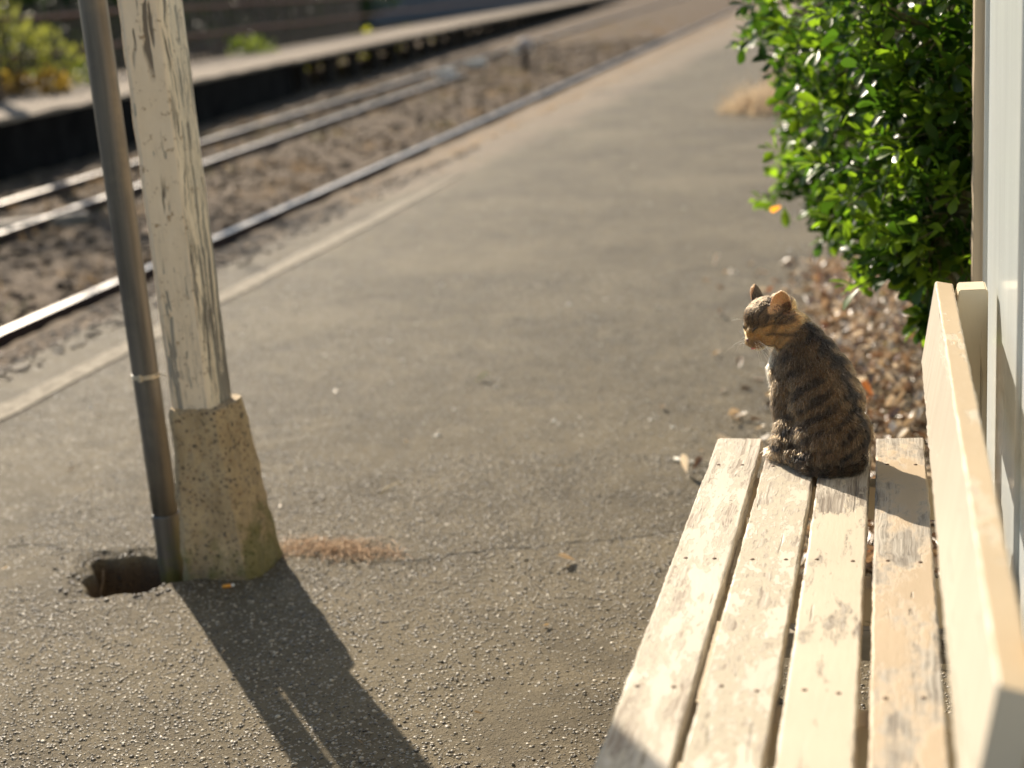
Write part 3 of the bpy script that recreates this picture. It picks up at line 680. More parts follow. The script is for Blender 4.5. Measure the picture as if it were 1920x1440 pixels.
for y in (2.90, 2.13, 1.36, .59, -.18, -.95):
    g = Geo(); g.tube([(.181, y, .16), (.181, y, 2.88)], .0085, 12); g.obj('bead', GLOSS, wall, True)
V, F = plank((.172, 2.988, -.02), (.172, 2.988, 2.9), (1, 0, 0), (0, -1, 0), .026, .05, 60, .003, .0012, 4)
V = np.array(V); mesh_obj('corner_board', V, F, CREAM, wall, False)
Geo().box((.19, 2.987, -.02), (1.75, 3.02, 2.9), .003).obj('end_wall', plain('end_boards', (.5, .42, .3), .7, nscale=6.), wall)
canopy = empty('unseen_canopy', (-.9, 2.0, 2.68), 'unseen timber canopy over the cream post, added and cut short to shape the sky light', 'canopy')  # out of view, added to block overhead sky, short so the post stays lit
CANB = plain('canopy_boards', (.50, .43, .33), .8, nscale=5.)
def cz(x): return 2.74+.10*(x+2.1)/2.3
g = Geo(); x0, x1, y0, y1 = -2.15, 2.2, .6, 3.35
g.add([(x0, y0, cz(x0)), (x1, y0, cz(x1)), (x1, y1, cz(x1)), (x0, y1, cz(x0)), (x0, y0, cz(x0)+.05), (x1, y0, cz(x1)+.05), (x1, y1, cz(x1)+.05), (x0, y1, cz(x0)+.05)], [(0, 3, 2, 1), (4, 5, 6, 7), (0, 1, 5, 4), (1, 2, 6, 5), (2, 3, 7, 6), (3, 0, 4, 7)])
g.obj('roof', CANB, canopy)
Geo().box((-1.575, .6, 2.60), (-1.46, 3.3, cz(-1.575)-.003), .004).obj('beam', CANB, canopy)

# ------------------------------------------------------------------ slatted bench
bench = empty('bench', (-.13, 1.88, 0), 'long slatted wooden bench in worn cream paint standing against the white wall', 'bench')
Zs = .42; YN, YF = 1.02, 2.655
def slat(name, xa_f, xb_f, xa_n, xb_n, yf, mat_, lab, seed):
    # x range at the far end (y = 2.655) and at y = 1.45, extended in a straight line towards the near end
    k = (YN-1.45)/(2.655-1.45)
    xa0 = xa_n+(xa_f-xa_n)*k; xb0 = xb_n+(xb_f-xb_n)*k
    w = (xb_f-xa_f+xb0-xa0)/2
    V, F = plank(((xa0+xb0)/2, YN, Zs), ((xa_f+xb_f)/2, yf, Zs), (1, 0, 0), (0, 0, 1), w, .030, 150, .0032, .0012, seed, 0, .006)
    o = mesh_obj('slat', V, F, mat_, bench, 'PLANK'); o['label'] = lab; return o
CR = (.66, .58, .46); UN = (.58, .50, .37); GY = (.44, .39, .315); DK = (.16, .125, .09)
slat('slat', -.307, -.227, -.318, -.234, 2.652, wood_paint('slat_cream', CR, (.57, .50, .385), (.60, .535, .435), (.33, .265, .20), .495, .54, 'Y', 4., 1.1, 25., bare=(.45, .75, .06)), 'front slat with flaking cream paint', 11)
slat('slat', -.208, -.128, -.225, -.134, 2.66, wood_paint('slat_flaking', CR, (.525, .455, .34), (.575, .51, .41), (.30, .24, .18), .48, .55, 'Y', 2.8, 2.7, 27., bare=(.3, .7, .07)), 'slat under the cat, mottled with olive undercoat', 12)
slat('slat', -.114, -.035, -.124, -.038, 2.655, wood_paint('slat_smooth', (.63, .54, .405), (.55, .47, .35), (.47, .415, .335), (.19, .15, .11), .56, .585, 'Y', 4., 5.9, 26., bare=(.30, .42, .14)), 'smoother cream slat, grey and bare at its far end', 13)
slat('slat', -.021, .058, -.025, .060, 2.657, wood_paint('slat_orange', (.56, .43, .285), (.54, .445, .33), (.45, .405, .335), (.22, .185, .145), .50, .535, 'Y', 2.2, 8.3, 8., bare=(.5, .72, .05), soft=.03), 'rear slat worn to orange brown wood with grey patches', 14)
NAIL = plain('rusty_nail', (.10, .055, .03), .6, .5, nscale=200.)
for sl_ in [o for o in bench.children if o.name.startswith('slat')]:
    vx = np.array([v.co[:] for v in sl_.data.vertices])+np.array(bench.location)
    for y in (2.50, 2.06, 1.645):
        near = vx[np.abs(vx[:, 1]-y) < .012]; a_, b_ = near[:, 0].min(), near[:, 0].max()
        for t in (.24, .76):
            xx = a_+(b_-a_)*t+random.uniform(-.004, .004); yy = y+random.uniform(-.008, .008)
            o = Geo().tube([(xx, yy, Zs-.002), (xx, yy, Zs+.0004), (xx, yy, Zs+.0010)], [.0034, .0034, .0024], 10).obj('nail', NAIL, bench, True)
            o.parent = sl_
BEAM = wood_paint('bench_frame', (.66, .52, .34), (.55, .42, .26), (.40, .31, .20), (.16, .11, .07), .58, .66, 'X', 6., 4.4, 9.)
for y in (2.50, 2.06, 1.645, 1.12):
    V, F = plank((-.305, y, Zs-.0305), (.150 if y in (2.50, 1.12) else .085, y, Zs-.0305), (0, 1, 0), (0, 0, 1), .045, .06, 30, .003, .001, int(y*100)); mesh_obj('cross_bar', V, F, BEAM, bench, 'PLANK')
for y in (2.50, 1.12):
    Geo().box((-.302, y-.021, -.01), (-.246, y+.021, Zs-.091), .004).obj('leg', BEAM, bench, True)
V, F = plank((-.274, 2.478, .215), (-.274, 1.142, .215), (1, 0, 0), (0, 0, 1), .05, .05, 60, .003, .001, 33); 
GRB = wood_paint('grey_rail', (.42, .36, .27), (.36, .30, .22), (.33, .28, .21), (.08, .06, .045), .40, .48, 'X', 8., 9.4, 9.)
V, F = plank((-.246, 2.30, .205), (.11, 2.30, .205), (0, 1, 0), (0, 0, 1), .045, .045, 40, .003, .001, 34); mesh_obj('stretcher', V, F, GRB, bench, 'PLANK')
V, F = plank((-.274, 2.475, .206), (-.274, 1.145, .206), (1, 0, 0), (0, 0, 1), .04, .05, 60, .003, .001, 35); mesh_obj('front_rail', V, F, BEAM, bench, 'PLANK')
V, F = plank((.120, 2.60, .205), (.120, 1.2, .205), (1, 0, 0), (0, 0, 1), .03, .05, 60, .003, .001, 36); mesh_obj('back_rail', V, F, BEAM, bench, 'PLANK')
# back board, leaning
lo = np.array((.055, 0, .563)); hi = np.array((.0795, 0, .707)); hv = (hi-lo); H_ = np.linalg.norm(hv); hv /= H_
ndir = np.array((hv[2], 0, -hv[0]))   # towards the wall
BACK = wood_paint('back_board', (.60, .535, .43), (.52, .45, .345), (.58, .42, .25), (.34, .25, .16), .55, .64, 'Y', 6., 6.6, 7., .42)
TH = .030
V, F = plank(tuple(hi+ndir*TH/2+np.array((0, 1.10, 0))), tuple(hi+ndir*TH/2+np.array((0, 2.655, 0))), tuple(ndir), tuple(hv), TH, H_, 120, .0035, .001, 51)
V = np.array(V)
bb = mesh_obj('back_board', V, F, BACK, bench, 'PLANK')
# the board's worn top edge is bare orange wood: a second material on its upward faces
TOPE = wood_paint('worn_edge', (.52, .40, .255), (.57, .48, .35), (.62, .54, .41), (.40, .34, .27), .53, .57, 'Y', 3., 7.7, 9.)
bb.data.materials.append(TOPE)
for p in bb.data.polygons:
    if p.normal.dot(Vector(hv)) > .75: p.material_index = 1
SUPM = wood_paint('support_paint', (.70, .59, .41), (.62, .50, .33), (.46, .30, .15), (.24, .16, .09), .70, .78, 'Z', 5., 2.2, 8.)
def support(y0, y1, xl_low, xl_top, xr, zt, seed):
    """upright behind the back board: its front edge slopes with the board, top front corner cut"""
    prof = [(xl_low, -.01), (xl_low, .50), (.107, .637), (.1105, zt-.028), (.116, zt), (xr-.003, zt+.001), (xr, zt-.003), (xr, -.01)]
    n = len(prof); bm = bmesh.new()
    a = [bm.verts.new((x, y0, z)) for x, z in prof]; b = [bm.verts.new((x, y1, z)) for x, z in prof]
    bm.faces.new(a); bm.faces.new(b[::-1])
    for k in range(n): bm.faces.new((a[k], b[k], b[(k+1) % n], a[(k+1) % n]))
    bmesh.ops.recalc_face_normals(bm, faces=bm.faces)
    bmesh.ops.bevel(bm, geom=list(bm.edges), offset=.0018, segments=2, affect='EDGES'); bm.verts.index_update()
    V = [v.co[:] for v in bm.verts]; F = [[v.index for v in f.verts] for f in bm.faces]; bm.free()
    mesh_obj('back_support', V, F, SUPM, bench, False)
support(2.585, 2.652, .088, .105, .163, .705, 1)
support(1.135, 1.20, .088, .105, .163, .745, 2)

# ------------------------------------------------------------------ glossy leaved shrub past the end of the wall
SHR = leaf_mat('shrub_leaves', .45, .33, .40, 2.9, (1.12, 1.1, .34))
CL = [(.12, 3.45, 1.09, .24), (.05, 3.7, 1.26, .32), (.14, 3.37, .91, .2), (.07, 3.5, .93, .2), (.03, 3.5, .78, .18), (.14, 3.33, .72, .16), (.09, 3.36, .65, .12), (-.02, 3.9, 1.04, .26), (-.09, 4.3, 1.18, .34), (-.09, 4.2, .89, .24), (-.19, 5.2, 1.18, .24), (-.09, 4.8, .96, .24), (-.2, 4.9, .76, .14), (-.15, 4.8, .63, .18), (-.1, 4.3, .57, .12), (-.02, 3.7, .59, .1), (.05, 3.45, .60, .08), (.09, 3.6, .44, .05), (.26, 4.0, .83, .42), (.2, 4.6, 1.04, .5), (.15, 4.2, .70, .28), (.22, 3.7, 1.45, .38), (0., 4.3, 1.6, .4), (.3, 3.5, 1.0, .3), (.32, 3.4, .72, .2)]
shrub = empty('glossy_shrub', (.25, 4.0, 0), 'dense green shrub with glossy rounded leaves at the end of the white wall', 'shrub')
SPRIGS = [((-.1, 4.7, .62), (-.40, 4.75, .57)), ((-.1, 4.7, .58), (-.33, 4.7, .64)), ((-.12, 5.1, 1.02), (-.46, 5.1, 1.02)), ((-.15, 5.1, 1.05), (-.43, 5.0, 1.10)), ((-.08, 4.9, .92), (-.33, 4.9, .88)), ((-.08, 4.6, .75), (-.29, 4.6, .70)), ((-.05, 4.4, .6), (-.2, 4.3, .5)), ((0., 3.6, .62), (-.1, 3.55, .56))]
def rosettes():
    P = []; AX = []; R = []; LN = []; CO = []; twigs = Geo(); NT = 0
    def rosette(tip, ax):
        young = rng.random() < .42; nl = rng.integers(6, 10); L0 = (.034+.034*rng.random())
        h = np.cross(ax, (0, .3, 1.)); h /= np.linalg.norm(h); g = np.cross(ax, h); ph = rng.random()*6.28
        for q in range(nl):
            th = ph+q*2.4; open_ = .35+.95*(1-q/nl)+.25*rng.normal()
            ld_ = ax*math.cos(open_)+(h*math.cos(th)+g*math.sin(th))*math.sin(open_)
            base = tip-ax*(.045*(1-q/nl))
            P.append(base+ld_*.004); AX.append(ld_)
            # leaf faces turn towards the axis (upper side in)
            LN.append((L0*(.75+.4*rng.random())*(.8 if q > nl-3 else 1)))
            t = rng.random()
            c = np.array((.026, .060, .012))*(.6+.8*t) if not young else np.array((.095, .16, .022))*(.6+.8*t)
            if rng.random() < .0006: c = np.array((.55, .22, .02))
            CO.append(c); R.append(th)
    for ci, (x, y, z, r) in enumerate(CL):
        n = int(18+740*r*r) if ci < 18 else int(24+360*r*r)
        for k in range(n):
            d = rng.normal(size=3); d /= np.linalg.norm(d)
            if d[1] > .45 and ci < 18: d[1] *= -1
            tip = np.array((x, y, z))+d*r*(.62+.5*rng.random())
            if tip[0] > .15 and tip[1] < 3.07: continue
            if tip[1] < 3.05 and tip[0] > -.05: tip[1] = 3.06+.05*rng.random()
            ax = d*.8+np.array((-.12, -.12, .42))+rng.normal(0, .3, 3); ax /= np.linalg.norm(ax); rosette(tip, ax)
            if k % 2 == 0:
                b0 = np.array((x, y, z)); md = (b0+tip)/2+rng.normal(0, .012, 3)
                twigs.tube([b0, md, tip], [.0032, .0024, .0014], 5)
    for (a_, b_) in SPRIGS:
        a_ = np.array(a_); b_ = np.array(b_); d_ = (b_-a_)/np.linalg.norm(b_-a_)
        for t in (.45, .62, .78, .9, 1.):
            sd = rng.normal(0, .018, 3); tip = a_+(b_-a_)*t+sd; ax = d_*.8+np.array((0, 0, .5))+rng.normal(0, .3, 3); rosette(tip, ax/np.linalg.norm(ax))
            twigs.tube([a_+(b_-a_)*(t-.2), tip], [.0016, .0011], 5)
        twigs.tube([a_, (a_+b_)/2, b_], [.003, .0022, .0012], 5)
    return np.array(P), np.array(AX), np.array(LN), np.array(CO), twigs
P, AX, LN, CO, TW = rosettes()
T, F0 = leaf_template(.16, .16)
V, F, K = scatter_template(T, F0, P, AX, rng.normal(0, .55, len(P)), LN, LN*(.44+.12*rng.random(len(P))), CO)
mesh_obj('foliage', V, F, SHR, shrub, True, K)
TWM = plain('green_twig', (.11, .10, .04), .7, nscale=40.)
g = TW
for (x, y, z, r) in CL:
    b0 = Vector((.2+.25*(random.random()-.3), min(max(y, 3.35), 4.9)*.6+1.65, -.03))
    e = Vector((x, y, z)); g.tube([b0, b0.lerp(e, .45)+Vector((.05, 0, .10)), e], [.018, .012, .004], 8)
g.obj('branches', TWM, shrub, True)

# ------------------------------------------------------------------ leaf litter, straw, dry grass
LIT = leaf_mat('litter_leaf', .2, .33, .6, 1.3, (1.1, .95, .75))
n = 4200
y = 3.02+3.6*rng.random(n)**1.15; x = -.02-.05*(y-3.1)+rng.normal(0, 1, n)*.0+rng.exponential(.085, n)*-1+.0
x = np.where(rng.random(n) < .72, rng.uniform(-.10, .45, n)-.07*(y-3.2), x)
z = .004+.05*rng.random(n)**2*np.clip((x+.25)/.3, 0.05, 1)
pal = np.array([(.32, .22, .14), (.42, .33, .23), (.58, .50, .40), (.19, .115, .07), (.40, .15, .05), (.10, .065, .04), (.36, .30, .06), (.68, .62, .53)])
cl = pal[rng.choice(len(pal), n, p=[.25, .22, .19, .15, .02, .08, .01, .08])]*(.85+.6*rng.random((n, 1)))
T2, F2 = leaf_template(-.28, .35)
ax = unit(n); ax[:, 2] *= .35
L = .026+.030*rng.random(n)
V, F, K = scatter_template(T2, F2, np.c_[x, y, z], ax, rng.normal(0, .7, n), L, L*(.38+.2*rng.random(n)), cl, L*(.5+rng.random(n)))
nb = 1500; yb = 3.02+3.3*rng.random(nb); xb = rng.uniform(-.28, .4, nb)-.04*(yb-3.2)
T3 = np.array([(-.5, -.5, 0), (-.5, .5, 0), (0, .5, .12), (0, -.5, .12), (.5, .5, 0), (.5, -.5, 0)]); F3 = np.array([(0, 3, 2, 1), (3, 5, 4, 2)])
axb = unit(nb); axb[:, 2] *= .25
Vb = scatter_template(T3, F3, np.c_[xb, yb, .008+.03*rng.random(nb)], axb, rng.normal(0, .4, nb), .04+.09*rng.random(nb), .0015+.002*rng.random(nb), lerp((.26, .17, .09), (.55, .45, .30), rng.random(nb)))
# thin scatter of straws and leaf scraps all over the platform
ns = 150; ysct = 2.2+rng.random(ns)**1.5*10; xsct = rng.uniform(-2.9, -.3, ns)
Ls = .008+.018*rng.random(ns)**2; okk = hole_d(xsct, ysct) > 1.3; xsct, ysct, Ls = xsct[okk], ysct[okk], Ls[okk]; ns = len(xsct)
axs = unit(ns); axs[:, 2] *= .1
Vc = scatter_template(T2, F2, np.c_[xsct, ysct, plat_z(xsct, ysct)+.004], axs, rng.normal(0, .5, ns), Ls, Ls*(.1+.4*rng.random(ns)), lerp((.30, .20, .10), (.62, .52, .36), rng.random(ns)))
V, F, K = join((V, F, K), Vb, Vc)
tag(mesh_obj('leaf_litter', V, F, LIT, None, True, K), 'dry curled brown and pale leaves littering the ground below the shrub', 'leaf litter', kind='stuff')
# rusty pine needles caught against the concrete foot
nb = 620; a = rng.random(nb)*6.28; q = rng.random(nb)**.75; xb = -1.275+.17*q*np.cos(a)+.02*rng.normal(size=nb); yb = 3.10+.055*q*np.sin(a)-.10*(xb+1.275)+.018*rng.normal(size=nb)
axb = unit(nb); axb[:, 2] *= .28
V, F, K = scatter_template(T3, F3, np.c_[xb, yb, .003+.010*rng.random(nb)*(1-q)], axb, rng.normal(0, .4, nb), .025+.04*rng.random(nb), .0009+.0008*rng.random(nb), lerp((.34, .2, .11), (.58, .42, .27), rng.random(nb)))
tag(mesh_obj('pine_needles', V, F, attr_mat('needle', .9, .1), None, False, K), 'rust coloured dry pine needles drifted against the concrete foot of the post', 'needles', kind='stuff')
# pale dry grass tussock on the far right of the platform
parts = [weed_patch(-1.15+.42*(rng.random()-.5), 14.2+rng.normal(0, .25), .2, .62*(.5+.6*rng.random()), 70, (.50, .39, .26), (.74, .63, .47), z=0.) for _ in range(15)]
parts += [weed_patch(-1.0+.4*rng.normal(), 14+i*.9, .25, .25, 60, (.36, .25, .14), (.55, .41, .26), z=0.) for i in range(12)]
V, F, K = join(*parts); o = mesh_obj('grass_tussock', V-np.array([-1.1, 14.2, 0]), F, WEED, None, True, K); o.location = (-1.1, 14.2, 0)
tag(o, 'big pale dry grass tussock on the asphalt beyond the shrub', 'grass tussock')

# single things lying on the platform
def gz(x, y): return float(plat_z(np.array(x), np.array(y)))
def one_leaf(x, y, L, rz, colr, label, cat='leaf', wd=.5, name='fallen_leaf', tilt=.25):
    T_, F_ = leaf_template(-.35, .4); V = T_*np.array([L, L*wd, L]); V[:, 0] -= L/2
    o = mesh_obj(name, V, F_, LIT, None, True, np.repeat(np.array([colr]), len(V), 0)); o.location = (x, y, gz(x, y)+.006); o.rotation_euler = (tilt, -.15, rz); return tag(o, label, cat)
one_leaf(-1.31, 4.62, .05, .5, (.62, .58, .36), 'pale yellowish fallen leaf alone in the middle of the asphalt')
tw = Geo().tube([(-.045, .018, .006), (-.02, .003, .007), (.01, -.004, .006), (.045, -.016, .005)], [.006, .0045, .0035, .002], 7).obj('twig', plain('white_twig', (.72, .66, .54), .6, nscale=60.), None, True)
tw.location = (-.515, 3.77, gz(-.515, 3.77)); tw.rotation_euler = (0, 0, -.1); tag(tw, 'whitish broken twig on the asphalt just left of the bench end', 'twig')
cb = empty('cigarette_end', (-1.441, 2.862, gz(-1.441, 2.862)+.004), 'orange and white cigarette end in the shade at the foot of the post', 'cigarette end')
Geo().tube([(-1.452, 2.858, gz(-1.44, 2.86)+.005), (-1.434, 2.866, gz(-1.44, 2.86)+.005)], .004, 10).obj('filter', plain('filter_paper', (.75, .33, .05), .7, nscale=90.), cb, True)
Geo().tube([(-1.4338, 2.8661, gz(-1.44, 2.86)+.005), (-1.427, 2.869, gz(-1.44, 2.86)+.0055)], [.0038, .003], 10).obj('paper', plain('white_paper', (.75, .72, .66), .7), cb, True)
st = Geo().tube([(-.05, 0, .002), (-.01, .006, .006), (.03, .003, .004), (.06, -.006, .002)], [.0014, .0014, .0012, .0008], 6).obj('straw', plain('straw_yellow', (.55, .43, .22), .6), None, True)
st.location = (-1.28, 3.55, gz(-1.28, 3.55)); st.rotation_euler = (0, 0, 1.3); tag(st, 'thin dry straw lying on the asphalt right of the concrete foot', 'straw')
st = Geo().tube([(-.02, -.012, -.03), (-.005, .004, .0), (.002, .012, .03), (.004, .016, .055)], [.002, .002, .0016, .001], 6).obj('straw', plain('straw_dark', (.2, .14, .08), .7), None, True)
st.location = (-1.80, 2.93, -.055); tag(st, 'short bent straw standing in the broken pit beside the drainpipe', 'straw')

# ------------------------------------------------------------------ the cat: one remeshed body, fur strands as a child
O = np.array((-.113, 2.53, .4205))
UV = np.array((.9674, .2533, 0)); WV = np.array((-.2533, .9674, 0)); ZV = np.array((0, 0, 1.))
FV = -.6*UV+.8*WV; SV = -.8*UV-.6*WV                 # cat's heading and its left
def body_pt(f, s, z): return O+f*FV+s*SV+z*ZV
HC = O-.074*UV+.085*WV+.233*ZV; HS = 1.10                       # middle of the head
pit = math.radians(17)
h0 = -.899*UV-.438*WV; HYv = .438*UV-.899*WV
HXv = h0*math.cos(pit)-ZV*math.sin(pit); HZv = np.cross(HXv, HYv)
HR = np.stack([HXv, HYv, HZv], 1)                    # head local -> world
def head_pt(x, y, z): return HC+HS*(HR@np.array((x, y, z)))
ICO3 = ico(3)
bV = []; bF = []; bo = 0
def blob(c, R, A):
    """ellipsoid with axes A (columns) and radii R"""
    global bo
    V = c+(ICO3[0]*np.array(R))@np.array(A).T; bV.append(V); bF.append(ICO3[1]+bo); bo += len(V)
BA = np.stack([FV, SV, ZV], 1); HA = HR
def bb_(f, s, z, rf, rs, rz): blob(body_pt(f, s, z), (rf, rs, rz), BA)
def hb(x, y, z, rx, ry, rz): blob(head_pt(x, y, z), (rx*HS, ry*HS, rz*HS), HA)
def chain(pts, rad, n=10):
    pts = [np.array(p) for p in pts]
    for i in range(len(pts)-1):
        for k in range(n):
            t = k/n; blob(pts[i]*(1-t)+pts[i+1]*t, (rad[i]*(1-t)+rad[i+1]*t,)*3, np.eye(3))
    blob(pts[-1], (rad[-1],)*3, np.eye(3))
bb_(-.030, .014, .056, .070, .067, .060); bb_(-.038, .026, .030, .060, .060, .032); bb_(-.006, 0, .105, .067, .068, .064); bb_(.007, 0, .145, .060, .060, .056)
bb_(.026, 0, .176, .050, .051, .048); bb_(.046, 0, .200, .043, .043, .041)
bb_(.064, 0, .222, .033, .034, .034); bb_(.080, .001, .226, .032, .032, .032)
bb_(.066, .004, .155, .038, .037, .054); bb_(.062, 0, .095, .026, .030, .048)
bb_(.043, .032, .110, .036, .028, .072); bb_(-.010, .050, .026, .058, .034, .027); bb_(.022, .052, .034, .044, .026, .034)
for sg in (1, -1):
    bb_(.016, sg*.041, .052, .053, .030, .048)      # haunch
    bb_(.052, sg*.052, .012, .032, .015, .012)      # hind foot
    bb_(.030, sg*.038, .165, .034, .018, .042)      # shoulder blade
    chain([body_pt(.062, sg*.028, .15), body_pt(.062, sg*.026, .07), body_pt(.064, sg*.025, .015)], [.022, .0155, .012])
    bb_(.072, sg*.026, .010, .020, .0135, .0105)    # front paw
tail = [(-.056, -.018, .024), (-.086, .012, .018), (-.088, .036, .012), (-.070, .064, .011), (-.038, .079, .011), (-.018, .078, .010)]
chain([body_pt(*p) for p in tail], [.020, .0155, .0125, .0115, .011, .008], 8)
chain([body_pt(.07, 0, .222), head_pt(-.010, 0, -.004)], [.036, .033], 8)
hb(0, 0, .005, .036, .037, .037); hb(.013, 0, .017, .023, .027, .021)
for sg in (1, -1):
    hb(.006, sg*.021, -.012, .026, .020, .022); hb(.018, sg*.013, .008, .015, .013, .012)
    hb(.034, sg*.0075, -.0175, .0125, .0095, .0085); hb(.022, sg*.018, -.006, .011, .009, .010)
hb(.026, .0115, .003, .012, .0105, .0115); hb(.026, -.0115, .003, .012, .0105, .0115)
hb(-.030, 0, .012, .022, .028, .021)
hb(.027, 0, -.002, .017, .0105, .0115); hb(.030, 0, -.015, .018, .0165, .0135); hb(.037, 0, -.0095, .0085, .0065, .006); hb(.026, 0, -.0285, .0125, .0095, .008)
ear_frames = []
def ear(sg):
    global bo
    base = np.array((-.011, sg*.0255, .0180)); up = np.array((-.10, sg*.40, 1.)); up /= np.linalg.norm(up)
    o = np.array((.50, sg*.86, .05)); o -= up*(o@up); o /= np.linalg.norm(o); lat = np.cross(up, o)
    Hh, Wd, th = .041, .035, .0038; na, nb_ = 17, 15
    g = []
    for j in range(nb_):
        b = j/(nb_-1); hw = Wd/2*math.sqrt(max(0, 1-b**3.6))*(1-.12*b)+.0012
        for i in range(na):
            a = -1+2*i/(na-1); g.append(base+up*(b*Hh-.004-.25*hw*abs(a)**2*(1-b))+lat*a*hw-o*(.013*(1-a*a)*(1-.55*b))+o*.004*(1-b))
    g = np.array(g).reshape(nb_, na, 3)
    nrm = np.broadcast_to(o, g.shape)
    A_ = g+nrm*th/2; B_ = g-nrm*th/2
    V = np.concatenate([A_.reshape(-1, 3), B_.reshape(-1, 3)]); N = na*nb_; F = []
    for j in range(nb_-1):
        for i in range(na-1):
            q = (j*na+i, j*na+i+1, (j+1)*na+i+1, (j+1)*na+i)
            F += [(q[0], q[1], q[2]), (q[0], q[2], q[3]), (N+q[2], N+q[1], N+q[0]), (N+q[3], N+q[2], N+q[0])]
    rim = [(0, i) for i in range(na)]+[(j, na-1) for j in range(1, nb_)]+[(nb_-1, i) for i in range(na-2, -1, -1)]+[(j, 0) for j in range(nb_-2, 0, -1)]
    for k in range(len(rim)):
        a, b = rim[k], rim[(k+1) % len(rim)]; a = a[0]*na+a[1]; b = b[0]*na+b[1]
        F += [(a, N+a, N+b), (a, N+b, b)]
    bV.append(HC+HS*(V@HR.T)); bF.append(np.array(F)+bo); bo += len(V); ear_frames.append((base, up, o, lat, sg))
ear(1); ear(-1)
tmp = mesh_obj('cat_blocks', np.concatenate(bV), np.concatenate(bF))
md = tmp.modifiers.new('r', 'REMESH'); md.mode = 'VOXEL'; md.voxel_size = .0017; md.adaptivity = 0
sm = tmp.modifiers.new('s', 'SMOOTH'); sm.factor = .5; sm.iterations = 7
dg = bpy.context.evaluated_depsgraph_get(); me = bpy.data.meshes.new_from_object(tmp.evaluated_get(dg))
bpy.data.objects.remove(tmp)
nv = len(me.vertices); cv = np.zeros(nv*3, np.float32); me.vertices.foreach_get('co', cv); cv = cv.reshape(-1, 3).astype(float)
cv[:, 2] = np.maximum(cv[:, 2], O[2]+.0003)          # sits flat on the slats
me.vertices.foreach_set('co', cv.ravel().astype(np.float32)); me.update()
cat = empty('cat', tuple(O), 'brown tabby cat sitting on the bench end with its back to the camera, eyes closed', 'cat')

